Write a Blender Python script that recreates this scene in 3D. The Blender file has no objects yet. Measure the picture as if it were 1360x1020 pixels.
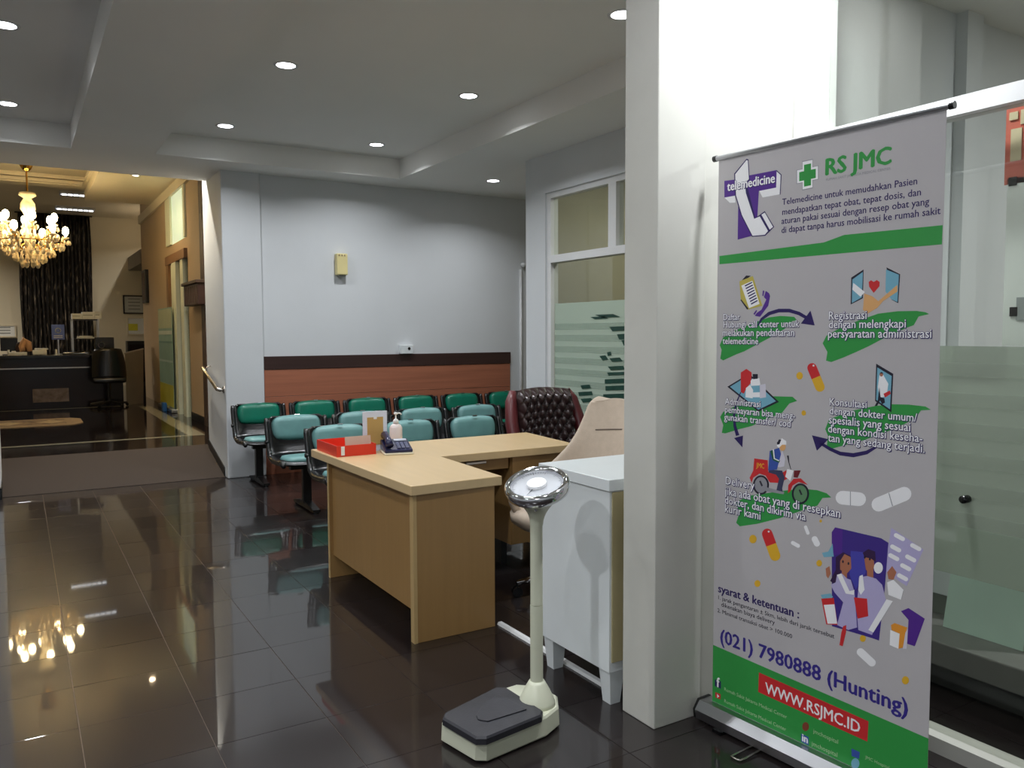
import bpy, bmesh, math, random
from mathutils import Vector, Matrix
random.seed(7)
S = bpy.context.scene
COL = S.collection

# ---------------------------------------------------------------- camera (solved from the photo's vanishing points)
YAW, PITCH, ROLL, FPX, CH = 0.546077, 0.0629851, 0.00407427, 1078.29, 1.44
_f = Vector((math.sin(YAW)*math.cos(PITCH), math.cos(YAW)*math.cos(PITCH), -math.sin(PITCH)))
_r = Vector((math.cos(YAW), -math.sin(YAW), 0)); _d = _f.cross(_r)
CR = _r*math.cos(ROLL) + _d*math.sin(ROLL)
CD = -_r*math.sin(ROLL) + _d*math.cos(ROLL)
CF = _f
CAM = Vector((0, 0, CH))
cd = bpy.data.cameras.new('camera'); cam = bpy.data.objects.new('camera', cd); COL.objects.link(cam)
cd.sensor_width = 36.0; cd.lens = FPX/1360*36.0; cd.clip_start = 0.05; cd.clip_end = 80
cam.matrix_world = Matrix(((CR.x, -CD.x, -CF.x, 0), (CR.y, -CD.y, -CF.y, 0), (CR.z, -CD.z, -CF.z, CH), (0, 0, 0, 1)))
S.camera = cam
# ---------------------------------------------------------------- world, exposure
w = bpy.data.worlds.new('world'); S.world = w; w.use_nodes = True
w.node_tree.nodes['Background'].inputs[0].default_value = (0.75, 0.82, 1.0, 1)
w.node_tree.nodes['Background'].inputs[1].default_value = 0.02
S.view_settings.view_transform = 'Standard'; S.view_settings.look = 'None'
S.view_settings.gamma = 1.0; S.view_settings.use_curve_mapping = False
S.view_settings.exposure = 0.45
DL_WATT = 11.3          # each recessed downlight
COOL = (0.93, 0.96, 1.0); WARM = (1.0, 0.72, 0.42)

# ---------------------------------------------------------------- pixel -> place helpers (a pixel gives a ray, a plane gives the distance)
def ray(x, y): return CR*((x-680)/FPX) + CD*((y-510)/FPX) + CF
def oz(x, y, z): d = ray(x, y); return CAM + d*((z-CH)/d.z)
def ox(x, y, X): d = ray(x, y); return CAM + d*(X/d.x)
def oy(x, y, Y): d = ray(x, y); return CAM + d*(Y/d.y)

# ---------------------------------------------------------------- materials
def lin(c):
    c = c/255.0
    return c/12.92 if c <= 0.04045 else ((c+0.055)/1.055)**2.4
def rgb(t): return (lin(t[0]), lin(t[1]), lin(t[2]), 1)
MATS = {}
def mat(name, col, rough=0.5, metal=0.0, var=0.06, scale=6.0, bump=0.0, bscale=40.0, spec=0.5, coat=0.0, stretch=(1, 1, 1), emit=None, estr=0.0, rvar=0.0, col2=None):
    if name in MATS: return MATS[name]
    m = bpy.data.materials.new(name); m.use_nodes = True; N = m.node_tree.nodes; L = m.node_tree.links
    p = N['Principled BSDF']
    p.inputs['Roughness'].default_value = rough; p.inputs['Metallic'].default_value = metal
    p.inputs['Specular IOR Level'].default_value = spec; p.inputs['Coat Weight'].default_value = coat
    c = rgb(col)
    tc = N.new('ShaderNodeTexCoord'); mp = N.new('ShaderNodeMapping'); mp.inputs['Scale'].default_value = stretch
    L.new(tc.outputs['Object'], mp.inputs['Vector'])
    nz = N.new('ShaderNodeTexNoise'); nz.inputs['Scale'].default_value = scale; nz.inputs['Detail'].default_value = 5
    L.new(mp.outputs[0], nz.inputs['Vector'])
    rp = N.new('ShaderNodeValToRGB'); L.new(nz.outputs['Fac'], rp.inputs['Fac'])
    rp.color_ramp.elements[0].position = 0.3; rp.color_ramp.elements[1].position = 0.7
    c2 = rgb(col2) if col2 else tuple(min(1, v*(1+var)) for v in c[:3])+(1,)
    rp.color_ramp.elements[0].color = tuple(v*(1-var) for v in c[:3])+(1,) if not col2 else c
    rp.color_ramp.elements[1].color = c2
    L.new(rp.outputs['Color'], p.inputs['Base Color'])
    if rvar:
        mr = N.new('ShaderNodeMapRange'); L.new(nz.outputs['Fac'], mr.inputs['Value'])
        mr.inputs['To Min'].default_value = max(0, rough-rvar); mr.inputs['To Max'].default_value = rough+rvar
        L.new(mr.outputs[0], p.inputs['Roughness'])
    if bump:
        nb = N.new('ShaderNodeTexNoise'); nb.inputs['Scale'].default_value = bscale; L.new(mp.outputs[0], nb.inputs['Vector'])
        bp = N.new('ShaderNodeBump'); bp.inputs['Strength'].default_value = bump; bp.inputs['Distance'].default_value = 0.01
        L.new(nb.outputs['Fac'], bp.inputs['Height']); L.new(bp.outputs[0], p.inputs['Normal'])
    if emit:
        p.inputs['Emission Color'].default_value = tuple(emit)+(1,); p.inputs['Emission Strength'].default_value = estr
    MATS[name] = m
    return m
def glass_mat(name, tint=(0.92, 0.935, 0.905), refl=1.0):
    m = bpy.data.materials.new(name); m.use_nodes = True; N = m.node_tree.nodes; L = m.node_tree.links
    N.remove(N['Principled BSDF'])
    t = N.new('ShaderNodeBsdfTransparent'); t.inputs[0].default_value = tint+(1,)
    g = N.new('ShaderNodeBsdfGlossy'); g.inputs['Roughness'].default_value = 0.0
    f = N.new('ShaderNodeFresnel'); ge = N.new('ShaderNodeNewGeometry'); mr = N.new('ShaderNodeMapRange')
    mr.inputs['To Min'].default_value = 1.5; mr.inputs['To Max'].default_value = 1/1.5       # thin pane: same reflectance on both faces
    L.new(ge.outputs['Backfacing'], mr.inputs['Value']); L.new(mr.outputs[0], f.inputs['IOR'])
    x = N.new('ShaderNodeMixShader'); L.new(f.outputs[0], x.inputs[0]); L.new(t.outputs[0], x.inputs[1]); L.new(g.outputs[0], x.inputs[2])
    L.new(x.outputs[0], N['Material Output'].inputs['Surface'])
    MATS[name] = m; return m
def film_mat(name, col, alpha):
    m = bpy.data.materials.new(name); m.use_nodes = True; N = m.node_tree.nodes; L = m.node_tree.links
    N.remove(N['Principled BSDF'])
    t = N.new('ShaderNodeBsdfTransparent'); d = N.new('ShaderNodeBsdfDiffuse'); d.inputs[0].default_value = rgb(col)
    tr = N.new('ShaderNodeBsdfTranslucent'); tr.inputs[0].default_value = rgb(col)
    a = N.new('ShaderNodeMixShader'); a.inputs[0].default_value = 0.4; L.new(d.outputs[0], a.inputs[1]); L.new(tr.outputs[0], a.inputs[2])
    nz = N.new('ShaderNodeTexNoise'); nz.inputs['Scale'].default_value = 2.0
    mr = N.new('ShaderNodeMapRange'); mr.inputs['To Min'].default_value = alpha-0.05; mr.inputs['To Max'].default_value = alpha+0.05
    L.new(nz.outputs['Fac'], mr.inputs['Value'])
    x = N.new('ShaderNodeMixShader'); L.new(mr.outputs[0], x.inputs[0]); L.new(t.outputs[0], x.inputs[1]); L.new(a.outputs[0], x.inputs[2])
    L.new(x.outputs[0], N['Material Output'].inputs['Surface'])
    MATS[name] = m; return m

WALL = mat('white_paint', (212, 215, 217), 0.55, var=0.03, scale=1.5, bump=0.05, bscale=60)
WALLC = mat('cream_paint', (214, 203, 178), 0.6, var=0.03, scale=1.5)
TAN = mat('tan_paint', (182, 158, 126), 0.55, var=0.04, scale=2)
CEIL = mat('ceiling_paint', (236, 235, 231), 0.7, var=0.02, scale=1)
DIRTY = mat('grubby_white_paint', (202, 201, 193), 0.5, var=0.05, scale=3)
TRIMW = mat('white_frame_paint', (225, 226, 226), 0.4, var=0.02)
GRAN = mat('polished_dark_tile', (34, 28, 28), 0.28, var=0.02, scale=0.8, spec=0.12, coat=0.8)
_oi = GRAN.node_tree.nodes.new('ShaderNodeObjectInfo'); _rp = GRAN.node_tree.nodes.new('ShaderNodeValToRGB')      # each tile a little different
_rp.color_ramp.elements[0].color = rgb((30, 24, 24)); _rp.color_ramp.elements[1].color = rgb((38, 33, 33))
GRAN.node_tree.links.new(_oi.outputs['Random'], _rp.inputs['Fac']); GRAN.node_tree.links.new(_rp.outputs['Color'], GRAN.node_tree.nodes['Principled BSDF'].inputs['Base Color'])
GROUT = mat('tile_grout', (124, 108, 98), 0.6, var=0.15, scale=30)
GRAN2 = mat('lobby_dark_stone', (30, 23, 21), 0.07, var=0.3, scale=5, spec=0.6)
STRIPE = mat('pale_stone_inlay', (150, 145, 122), 0.12, var=0.1, scale=12)
CARPET = mat('brown_carpet', (58, 48, 41), 0.95, var=0.12, scale=120, bump=0.5, bscale=300)
WOOD = mat('reddish_wood_panel', (164, 102, 76), 0.45, var=0.12, scale=2.5, stretch=(0.6, 1, 14))
WOODD = mat('dark_wood_cap', (58, 38, 34), 0.4, var=0.15, scale=3, stretch=(0.5, 1, 14))
BLACKP = mat('glossy_black_plastic', (14, 14, 16), 0.22, var=0.2, spec=0.6)
BLACKM = mat('black_painted_steel', (16, 16, 17), 0.35, var=0.2)
GREENV = mat('dark_green_vinyl', (10, 112, 88), 0.33, var=0.1, scale=12, bump=0.04)
TEALV = mat('faded_teal_vinyl', (106, 150, 148), 0.42, var=0.08, scale=10, bump=0.04)
MAPLE_SHADE = mat('maple_laminate_shaded', (150, 116, 70), 0.4, var=0.05, scale=2.2, stretch=(12, 12, 0.8))  # desk panels: same wood as the top, shade put into the darker colour
MAPLE_LIT = mat('maple_laminate_lit_top', (205, 178, 134), 0.3, var=0.04, scale=2.2, stretch=(9, 0.9, 1))  # desk top: light from above put into the paler colour
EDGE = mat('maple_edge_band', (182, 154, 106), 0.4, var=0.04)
CHROME = mat('chrome', (225, 226, 230), 0.07, metal=1.0, var=0.01)
ALU = mat('brushed_aluminium', (180, 181, 184), 0.3, metal=1.0, var=0.03)
STEEL = mat('steel_rail', (205, 200, 192), 0.22, metal=1.0, var=0.03)
CREAMM = mat('cream_enamel', (206, 208, 186), 0.35, var=0.04, scale=5)
RUBBER = mat('dark_rubber', (40, 40, 46), 0.5, var=0.1, scale=20, bump=0.06, bscale=120)
WHITEG = mat('white_gloss_laminate', (222, 227, 228), 0.3, var=0.02)
BEIGEP = mat('beige_panel', (176, 164, 124), 0.5, var=0.05)
BEIGE = mat('beige_upholstery', (186, 170, 152), 0.75, var=0.05, scale=30, bump=0.1, bscale=200)
BURG = mat('burgundy_leather', (92, 34, 38), 0.35, var=0.15, scale=8)
LEATH = mat('dark_brown_leather', (50, 34, 34), 0.3, var=0.15, scale=8)
GOLD = mat('polished_brass', (205, 160, 80), 0.2, metal=1.0, var=0.05)
CRYS = mat('amber_crystal', (238, 222, 190), 0.08, var=0.1, spec=0.8, emit=(1, 0.75, 0.4), estr=0.0)
PAPER = mat('white_paper', (226, 226, 222), 0.7, var=0.02)
GLASS = glass_mat('window_glass')

# ---------------------------------------------------------------- mesh builder
WORLD = {}      # object name -> world location of its origin (parents are never rotated while building)
class B:
    def __init__(s): s.bm = bmesh.new()
    def _add(s, t):
        me = bpy.data.meshes.new('t'); t.to_mesh(me); t.free(); s.bm.from_mesh(me); bpy.data.meshes.remove(me); return s
    def box(s, x0, y0, z0, x1, y1, z1, bev=0, seg=2):
        t = bmesh.new(); bmesh.ops.create_cube(t, size=1)
        for v in t.verts: v.co = Vector(((x0+x1)/2+v.co.x*(x1-x0), (y0+y1)/2+v.co.y*(y1-y0), (z0+z1)/2+v.co.z*(z1-z0)))
        if bev: bmesh.ops.bevel(t, geom=t.edges[:], offset=bev, segments=seg, affect='EDGES', profile=0.5)
        return s._add(t)
    def obox(s, c, size, rz=0.0, bev=0, rx=0.0, ry=0.0, seg=2):
        t = bmesh.new(); bmesh.ops.create_cube(t, size=1)
        for v in t.verts: v.co = Vector((v.co.x*size[0], v.co.y*size[1], v.co.z*size[2]))
        if bev: bmesh.ops.bevel(t, geom=t.edges[:], offset=bev, segments=seg, affect='EDGES', profile=0.5)
        M = Matrix.Translation(c) @ Matrix.Rotation(rz, 4, 'Z') @ Matrix.Rotation(ry, 4, 'Y') @ Matrix.Rotation(rx, 4, 'X')
        bmesh.ops.transform(t, matrix=M, verts=t.verts); return s._add(t)
    def cyl(s, p, q, r, r2=None, n=16):
        p = Vector(p); q = Vector(q); d = q-p; t = bmesh.new()
        bmesh.ops.create_cone(t, cap_ends=True, segments=n, radius1=r, radius2=r if r2 is None else r2, depth=d.length)
        M = Matrix.Translation((p+q)/2) @ d.to_track_quat('Z', 'Y').to_matrix().to_4x4()
        bmesh.ops.transform(t, matrix=M, verts=t.verts); return s._add(t)
    def lathe(s, prof, n=24, c=(0, 0, 0), M=None, cap=True):
        t = bmesh.new(); rings = []
        for r, z in prof:
            if r < 1e-6: rings.append([t.verts.new((0, 0, z))])
            else: rings.append([t.verts.new((r*math.cos(2*math.pi*i/n), r*math.sin(2*math.pi*i/n), z)) for i in range(n)])
        for a, b in zip(rings, rings[1:]):
            for i in range(n):
                j = (i+1) % n
                if len(a) == 1 and len(b) == 1: continue
                if len(a) == 1: t.faces.new((a[0], b[j], b[i]))
                elif len(b) == 1: t.faces.new((a[i], a[j], b[0]))
                else: t.faces.new((a[i], a[j], b[j], b[i]))
        if cap and len(rings[0]) > 1: t.faces.new(rings[0][::-1])
        if cap and len(rings[-1]) > 1: t.faces.new(rings[-1])
        MM = Matrix.Translation(c) @ (M if M else Matrix())
        bmesh.ops.transform(t, matrix=MM, verts=t.verts); bmesh.ops.recalc_face_normals(t, faces=t.faces)
        return s._add(t)
    def tube(s, pts, r, n=8, closed=False):
        pts = [Vector(p) for p in pts]; t = bmesh.new(); rings = []; up = Vector((0, 0, 1)); N = len(pts)
        rr = r if isinstance(r, (list, tuple)) else [r]*N
        prev = None
        for i, p in enumerate(pts):
            a = pts[(i-1) % N] if (closed or i > 0) else p
            b = pts[(i+1) % N] if (closed or i < N-1) else p
            d = (b-a).normalized()
            if prev is None: u = d.cross(up) if abs(d.dot(up)) < 0.95 else d.cross(Vector((1, 0, 0)))
            else: u = prev - d*prev.dot(d)
            u.normalize(); prev = u; v = d.cross(u)
            rings.append([t.verts.new(p+u*(rr[i]*math.cos(2*math.pi*k/n))+v*(rr[i]*math.sin(2*math.pi*k/n))) for k in range(n)])
        pairs = list(zip(rings, rings[1:])) + ([(rings[-1], rings[0])] if closed else [])
        for a, b in pairs:
            for k in range(n): t.faces.new((a[k], a[(k+1) % n], b[(k+1) % n], b[k]))
        if not closed: t.faces.new(rings[0][::-1]); t.faces.new(rings[-1])
        bmesh.ops.recalc_face_normals(t, faces=t.faces); return s._add(t)
    def sphere(s, c, r, u=12, v=8, sc=(1, 1, 1)):
        t = bmesh.new(); bmesh.ops.create_uvsphere(t, u_segments=u, v_segments=v, radius=r)
        for q in t.verts: q.co = Vector((c[0]+q.co.x*sc[0], c[1]+q.co.y*sc[1], c[2]+q.co.z*sc[2]))
        return s._add(t)
    def prism(s, pts, off, bev=0):
        t = bmesh.new(); off = Vector(off); n = len(pts)
        a = [t.verts.new(Vector(p)) for p in pts]; b = [t.verts.new(Vector(p)+off) for p in pts]
        t.faces.new(a[::-1]); t.faces.new(b)
        for i in range(n): t.faces.new((a[i], a[(i+1) % n], b[(i+1) % n], b[i]))
        bmesh.ops.recalc_face_normals(t, faces=t.faces)
        if bev: bmesh.ops.bevel(t, geom=t.edges[:], offset=bev, segments=2, affect='EDGES', profile=0.5)
        return s._add(t)
    def grid(s, f, nu, nv):
        t = bmesh.new(); V = [[t.verts.new(Vector(f(i/nu, j/nv))) for j in range(nv+1)] for i in range(nu+1)]
        for i in range(nu):
            for j in range(nv): t.faces.new((V[i][j], V[i+1][j], V[i+1][j+1], V[i][j+1]))
        return s._add(t)
    def poly(s, pts):
        t = bmesh.new(); f = t.faces.new([t.verts.new(Vector(p)) for p in pts])
        f.normal_update(); bmesh.ops.triangulate(t, faces=[f], ngon_method='EAR_CLIP'); return s._add(t)
    def build(s, name, m, parent=None, smooth=False, solid=0, sub=0, origin=None, recalc=False):
        if recalc: bmesh.ops.recalc_face_normals(s.bm, faces=s.bm.faces)
        if parent is not None: o0 = WORLD[parent.name]
        elif origin is not None: o0 = Vector(origin)
        else:
            xs = [v.co.x for v in s.bm.verts]; ys = [v.co.y for v in s.bm.verts]; zs = [v.co.z for v in s.bm.verts]
            o0 = Vector(((min(xs)+max(xs))/2, (min(ys)+max(ys))/2, min(zs)))
        for v in s.bm.verts: v.co -= o0
        me = bpy.data.meshes.new(name); s.bm.to_mesh(me); s.bm.free()
        if smooth:
            for p in me.polygons: p.use_smooth = True
        me.materials.append(m)
        o = bpy.data.objects.new(name, me); COL.objects.link(o)
        if parent is not None: o.parent = parent
        else: o.location = o0
        WORLD[o.name] = o0.copy()
        if solid:
            md = o.modifiers.new('solid', 'SOLIDIFY'); md.thickness = solid; md.offset = 0
        if sub:
            md = o.modifiers.new('sub', 'SUBSURF'); md.levels = sub; md.render_levels = sub
        if smooth == 'auto' or smooth == 2:
            md = o.modifiers.new('es', 'EDGE_SPLIT'); md.split_angle = math.radians(35)
        return o
def tag(o, label, cat=None, group=None, kind=None):
    o['label'] = label
    if cat: o['category'] = cat
    if group: o['group'] = group
    if kind: o['kind'] = kind
    return o
def thing(name, label, cat, loc=(0, 0, 0), group=None):
    o = bpy.data.objects.new(name, None); COL.objects.link(o); o.location = loc; o.empty_display_size = 0.1
    WORLD[o.name] = Vector(loc); return tag(o, label, cat, group)
def struct(o, label): return tag(o, label, None, None, 'structure')
def area_light(name, loc, rad, watt, col, parent, spread=140, sizey=None):
    l = bpy.data.lights.new(name, 'AREA'); l.energy = watt; l.color = col
    if sizey: l.shape = 'RECTANGLE'; l.size = rad; l.size_y = sizey
    else: l.shape = 'DISK'; l.size = rad
    l.spread = math.radians(spread)
    o = bpy.data.objects.new(name, l); COL.objects.link(o); o.parent = parent; o.location = Vector(loc)-WORLD[parent.name]
    return o
def point_light(name, loc, rad, watt, col, parent):
    l = bpy.data.lights.new(name, 'POINT'); l.energy = watt; l.color = col; l.shadow_soft_size = rad
    o = bpy.data.objects.new(name, l); COL.objects.link(o); o.parent = parent; o.location = Vector(loc)-WORLD[parent.name]
    return o

# ================================================================= THE SETTING
CZ, TZ = 3.034, 3.234            # ceiling soffit, tray ceiling
LZ = 0.23                        # lobby floor level
# ---- main floor: grout bed + single 40 cm tiles
fl = struct(B().box(-3.2, -2.2, -0.12, 6.4, 8.5, -0.004).build('floor', GROUT), 'dark polished stone tile floor of the waiting room')
TS, X0, Y0 = 0.40, 0.542, 2.90
tile = B().box(-TS/2+0.0015, -TS/2+0.0008, -0.010, TS/2-0.0015, TS/2-0.0008, 0.0, bev=0.0006, seg=1)
tmesh = bpy.data.meshes.new('floor_tile'); tile.bm.to_mesh(tmesh); tile.bm.free(); tmesh.materials.append(GRAN)
rest = bmesh.new()
for i in range(-9, 15):
    for j in range(-13, 14):
        cx, cy = X0+(i+0.5)*TS, Y0+(j+0.5)*TS
        if cy > 8.42 or cx > 6.3: continue
        v = Vector((cx, cy, 0))-CAM; dz = v.dot(CF); vis = False
        if dz > 0.5:
            px, py = 680+FPX*v.dot(CR)/dz, 510+FPX*v.dot(CD)/dz
            vis = -90 < px < 1400 and py < 1110 and cx < 3.7 and not (cx > 2.75 and cy < 2.2)
        if vis:
            o = bpy.data.objects.new('floor_tile', tmesh); COL.objects.link(o); o.parent = fl
            o.location = Vector((cx, cy, 0))-WORLD[fl.name]
            o.rotation_euler = (random.uniform(-1, 1)*0.0012, random.uniform(-1, 1)*0.0012, 0)
        else:
            q = bmesh.new(); q.from_mesh(tmesh); bmesh.ops.translate(q, vec=Vector((cx, cy, 0))-WORLD[fl.name], verts=q.verts)
            mm = bpy.data.meshes.new('t'); q.to_mesh(mm); q.free(); rest.from_mesh(mm); bpy.data.meshes.remove(mm)
mm = bpy.data.meshes.new('far_floor_tiles'); rest.to_mesh(mm); rest.free(); mm.materials.append(GRAN)
o = bpy.data.objects.new('far_floor_tiles', mm); COL.objects.link(o); o.parent = fl; o['kind'] = 'stuff'
# ---- ramp, lobby floor
R0, R1 = 8.42, 9.30
rp = B().prism([(-3.0, R0, -0.1), (-3.0, R0, 0.004), (-3.0, R1, LZ+0.004), (-3.0, R1, -0.1)], (4.74, 0, 0)).build('floor_ramp', CARPET)
struct(rp, 'brown carpeted ramp rising to the raised lobby')
lf = B().box(-4.5, R1, LZ-0.3, 3.4, 21.5, LZ).build('floor_lobby', GRAN2); struct(lf, 'dark glossy raised lobby floor')
B().box(-4.4, 10.22, LZ, 1.70, 10.30, LZ+0.0015).build('inlay_strip', STRIPE, lf)
B().box(1.70, 10.22, LZ, 1.885, 14.9, LZ+0.0015).build('inlay_strip', STRIPE, lf)
B().box(-4.4, 15.12, LZ, 1.55, 15.20, LZ+0.0015).build('inlay_strip', STRIPE, lf)
# ---- ceiling with two raised trays
c = B()
RT = (1.10, 3.44, 0.7, 7.88); LT = (-1.6, 0.45, 0.7, 8.0)
c.box(-3.2, -2.2, TZ, 6.4, 9.0, TZ+0.12)
c.box(-3.2, -2.2, CZ, 6.4, 0.7, TZ)
c.box(-3.2, 0.7, CZ, LT[0], 9.0, TZ); c.box(LT[0], LT[3], CZ, LT[1], 9.0, TZ)
c.box(LT[1], 0.7, CZ, RT[0], 9.0, TZ); c.box(RT[0], RT[3], CZ, RT[1], 9.0, TZ); c.box(RT[1], 0.7, CZ, 6.4, 9.0, TZ)
ce = struct(c.build('ceiling', CEIL), 'white plaster ceiling with raised rectangular trays')
cl = B(); cl.box(-4.5, 9.0, 4.02, 1.05, 15.3, 4.1); cl.box(1.05, 9.0, 3.7, 2.3, 15.6, 4.1); cl.box(-4.5, 15.3, 3.88, 2.3, 15.6, 4.3)
cl.box(-4.5, 15.6, 4.17, 3.4, 21.5, 4.3); cl.box(-4.5, 8.9, CZ+0.2, 2.3, 9.0, 4.0)
cl.box(1.0, 9.0, 3.86, 1.05, 15.3, 3.92); cl.box(-4.5, 15.24, 3.90, 1.05, 15.3, 3.95); cl.box(-4.5, 15.18, 3.96, 1.05, 15.24, 4.02)
struct(cl.build('ceiling_lobby', WALLC), 'cream lobby ceiling with stepped cornice')
# ---- walls of the waiting room
wb = struct(B().box(2.12, 8.35, 0, 6.4, 8.55, CZ).build('wall_back', WALL), 'white back wall above wooden dado panels')
B().box(2.125, 8.328, 1.076, 5.045, 8.35, 1.21, bev=0.003).build('dado_cap', WOODD, wb)
for z0, z1 in ((0.80, 1.074), (0.50, 0.797), (0.20, 0.497), (0.0, 0.197)):
    B().box(2.125, 8.334, z0, 5.04, 8.35, z1, bev=0.002).build('dado_panel', WOOD, wb)
B().cyl((5.19, 8.33, 0.0), (5.19, 8.33, 2.2), 0.018).build('conduit', TRIMW, wb, smooth=True)
wc = struct(B().box(1.74, 8.31, 0, 2.12, 9.22, 4.0, bev=0.012).build('wall_passage_pier', WALL), 'white pier between waiting room and ramp')
# skirting that climbs with the ramp
B().prism([(1.731, 8.44, 0.0), (1.731, 8.44, 0.10), (1.731, 9.22, 0.30), (1.731, 9.22, 0.20)], (0.009, 0, 0)).build('skirting', BLACKM, wc)
wl = struct(B().box(-0.85, 8.33, 0.10, -0.172, 9.0, CZ, bev=0.012).build('wall_left_pier', WALL), 'white pier at the left edge of the ramp')
B().box(-0.86, 8.32, 0, -0.165, 9.0, 0.10).build('plinth', BLACKM, wl)
struct(B().box(-3.3, -2.2, 0, -3.2, 8.5, CZ).build('wall_left', WALL), 'white side wall left of the camera')
struct(B().box(-3.2, -2.3, 0, 6.4, -2.2, CZ).build('wall_front', WALL), 'white wall behind the camera')
struct(B().box(6.3, -2.2, 0, 6.4, 8.4, CZ).build('wall_far_right', WALLC), 'pale wall of the rooms behind the glass')
# stub wall with nose pier behind the banner
wr = struct(B().box(1.921, 2.18, 0, 2.15, 2.36, CZ, bev=0.004).box(2.15, 2.205, 0, 2.66, 2.34, CZ).build('wall_stub', DIRTY), 'white pier and stub wall behind the roll-up banner')
# ---- far glazed partition (beside the seats)
PX_ = 4.10
wp = B(); wp.box(PX_, 6.16, 0, PX_+0.14, 6.485, CZ); wp.box(PX_, 2.36, 2.69, PX_+0.14, 6.16, CZ); wp.box(PX_, 2.36, 0, PX_+0.14, 2.6, 2.69)
struct(wp.build('wall_partition', WALL), 'white partition wall with bulkhead beside the seats')
struct(B().box(PX_+0.14, 6.38, 0, 6.3, 6.48, CZ).build('wall_side_room', mat('olive_beige_paint', (176, 170, 148), 0.6, var=0.03)), 'olive beige wall seen through the far glazing')
w2 = thing('window_2', 'tall white-framed glazing with frosted palm film beside the seats', None, (PX_+0.05, 4.4, 0)); struct(w2, w2['label'])
B().box(PX_+0.02, 6.10, 0, PX_+0.10, 6.16, 2.69).build('frame_post', TRIMW, w2)
B().box(PX_+0.02, 2.6, 2.64, PX_+0.10, 6.10, 2.69).build('frame_head', TRIMW, w2)
B().box(PX_+0.01, 2.6, 2.065, PX_+0.11, 6.10, 2.13).build('frame_rail', TRIMW, w2)
B().box(PX_+0.02, 5.17, 2.13, PX_+0.10, 5.27, 2.64).build('mullion', TRIMW, w2)
B().box(PX_+0.02, 2.6, 0, PX_+0.10, 6.10, 0.06).build('frame_sill', TRIMW, w2)
B().box(PX_+0.055, 2.6, 2.13, PX_+0.061, 5.17, 2.64).build('glass_pane', GLASS, w2)
B().box(PX_+0.055, 5.27, 2.13, PX_+0.061, 6.10, 2.64).build('glass_pane', GLASS, w2)
B().box(PX_+0.055, 2.6, 0.06, PX_+0.061, 6.10, 2.065).build('glass_pane', GLASS, w2)
FILM = film_mat('frosted_film', (208, 222, 210), 0.80); FILM2 = film_mat('pale_frosted_film', (190, 202, 190), 0.8)
B().box(PX_+0.052, 2.62, 0.07, PX_+0.053, 6.08, 1.70).build('film_band', FILM, w2)
FILM3 = film_mat('film_stripe', (196, 210, 198), 0.35)
for k in range(14):
    z1 = 1.52-k*0.1
    B().box(PX_+0.050, 2.62, z1-0.055, PX_+0.051, 6.08, z1).build('film_strip', FILM3, w2)
PALM = mat('dark_green_print', (28, 66, 56), 0.4, var=0.2, scale=20)
def palm(x, y, w_, h_, sk):
    a = [ox(x, y, PX_), ox(x+w_, y-1, PX_), ox(x+w_+sk, y+h_-1, PX_), ox(x+sk, y+h_, PX_)]
    return [(PX_+0.048, p.y, p.z) for p in a]
pl = B()
for x, y, w_, h_, sk in ((784, 418, 24, 4, 10), (778, 421, 18, 3, 6), (803, 434, 22, 6, 4), (813, 444, 16, 7, 3), (819, 452, 10, 7, 3), (790, 473, 8, 6, 4), (803, 476, 14, 5, 4), (801, 487, 20, 5, 4),
                     (797, 504, 28, 6, 0), (798, 513, 28, 6, 0), (795, 524, 28, 6, 0), (765, 512, 12, 5, 2), (762, 521, 18, 5, 1), (765, 530, 14, 5, 3), (776, 541, 12, 5, 3), (800, 468, 5, 5, 1), (800, 495, 24, 4, 2)):
    pl.poly(palm(x, y, w_, h_, sk))
pl.build('palm_leaf_print', PALM, w2)
# ---- near glazed partition (right edge of the frame), room behind it
GX = 2.67
w1 = thing('window_1', 'large white-framed glass wall at the right behind the banner', None, (GX, 0.6, 0)); struct(w1, w1['label'])
B().box(GX-0.03, 2.07, 0, GX+0.05, 2.20, CZ).build('frame_post', TRIMW, w1)
B().box(GX-0.03, -2.1, 2.143, GX+0.05, 2.07, 2.202).build('frame_rail', TRIMW, w1)
B().box(GX-0.04, -2.1, 0.0, GX+0.06, 2.07, 0.055).build('frame_sill', DIRTY, w1)
B().box(GX+0.005, -2.1, 2.202, GX+0.011, 2.07, CZ).build('glass_pane', GLASS, w1)
B().box(GX+0.005, -2.1, 0.055, GX+0.011, 2.07, 2.143).build('glass_pane', GLASS, w1)
B().box(GX+0.001, -2.1, 0.62, GX+0.0025, 2.05, 1.39).build('film_band', film_mat('green_grey_film', (176, 188, 172), 0.62), w1)
for k in range(6):
    B().box(GX-0.001, -2.1, 1.29-k*0.1, GX+0.0005, 1.62, 1.335-k*0.1).build('film_strip', film_mat('stripe_film%d' % k, (200, 210, 196), 0.28), w1)
hw = B(); hw.cyl((GX-0.03, 1.49, 0.885), (GX+0.02, 1.49, 0.885), 0.013, n=12); hw.build('lock_knob', BLACKP, w1, smooth=True)
struct(B().box(2.72, 2.2, 0, 3.17, 2.52, CZ).build('wall_inner_pier', WALL), 'pale pier inside the glazed room')
struct(B().box(3.17, 2.42, 0, 6.3, 2.52, CZ).build('wall_inner_back', WALL), 'grey wall at the back of the glazed room')
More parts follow.
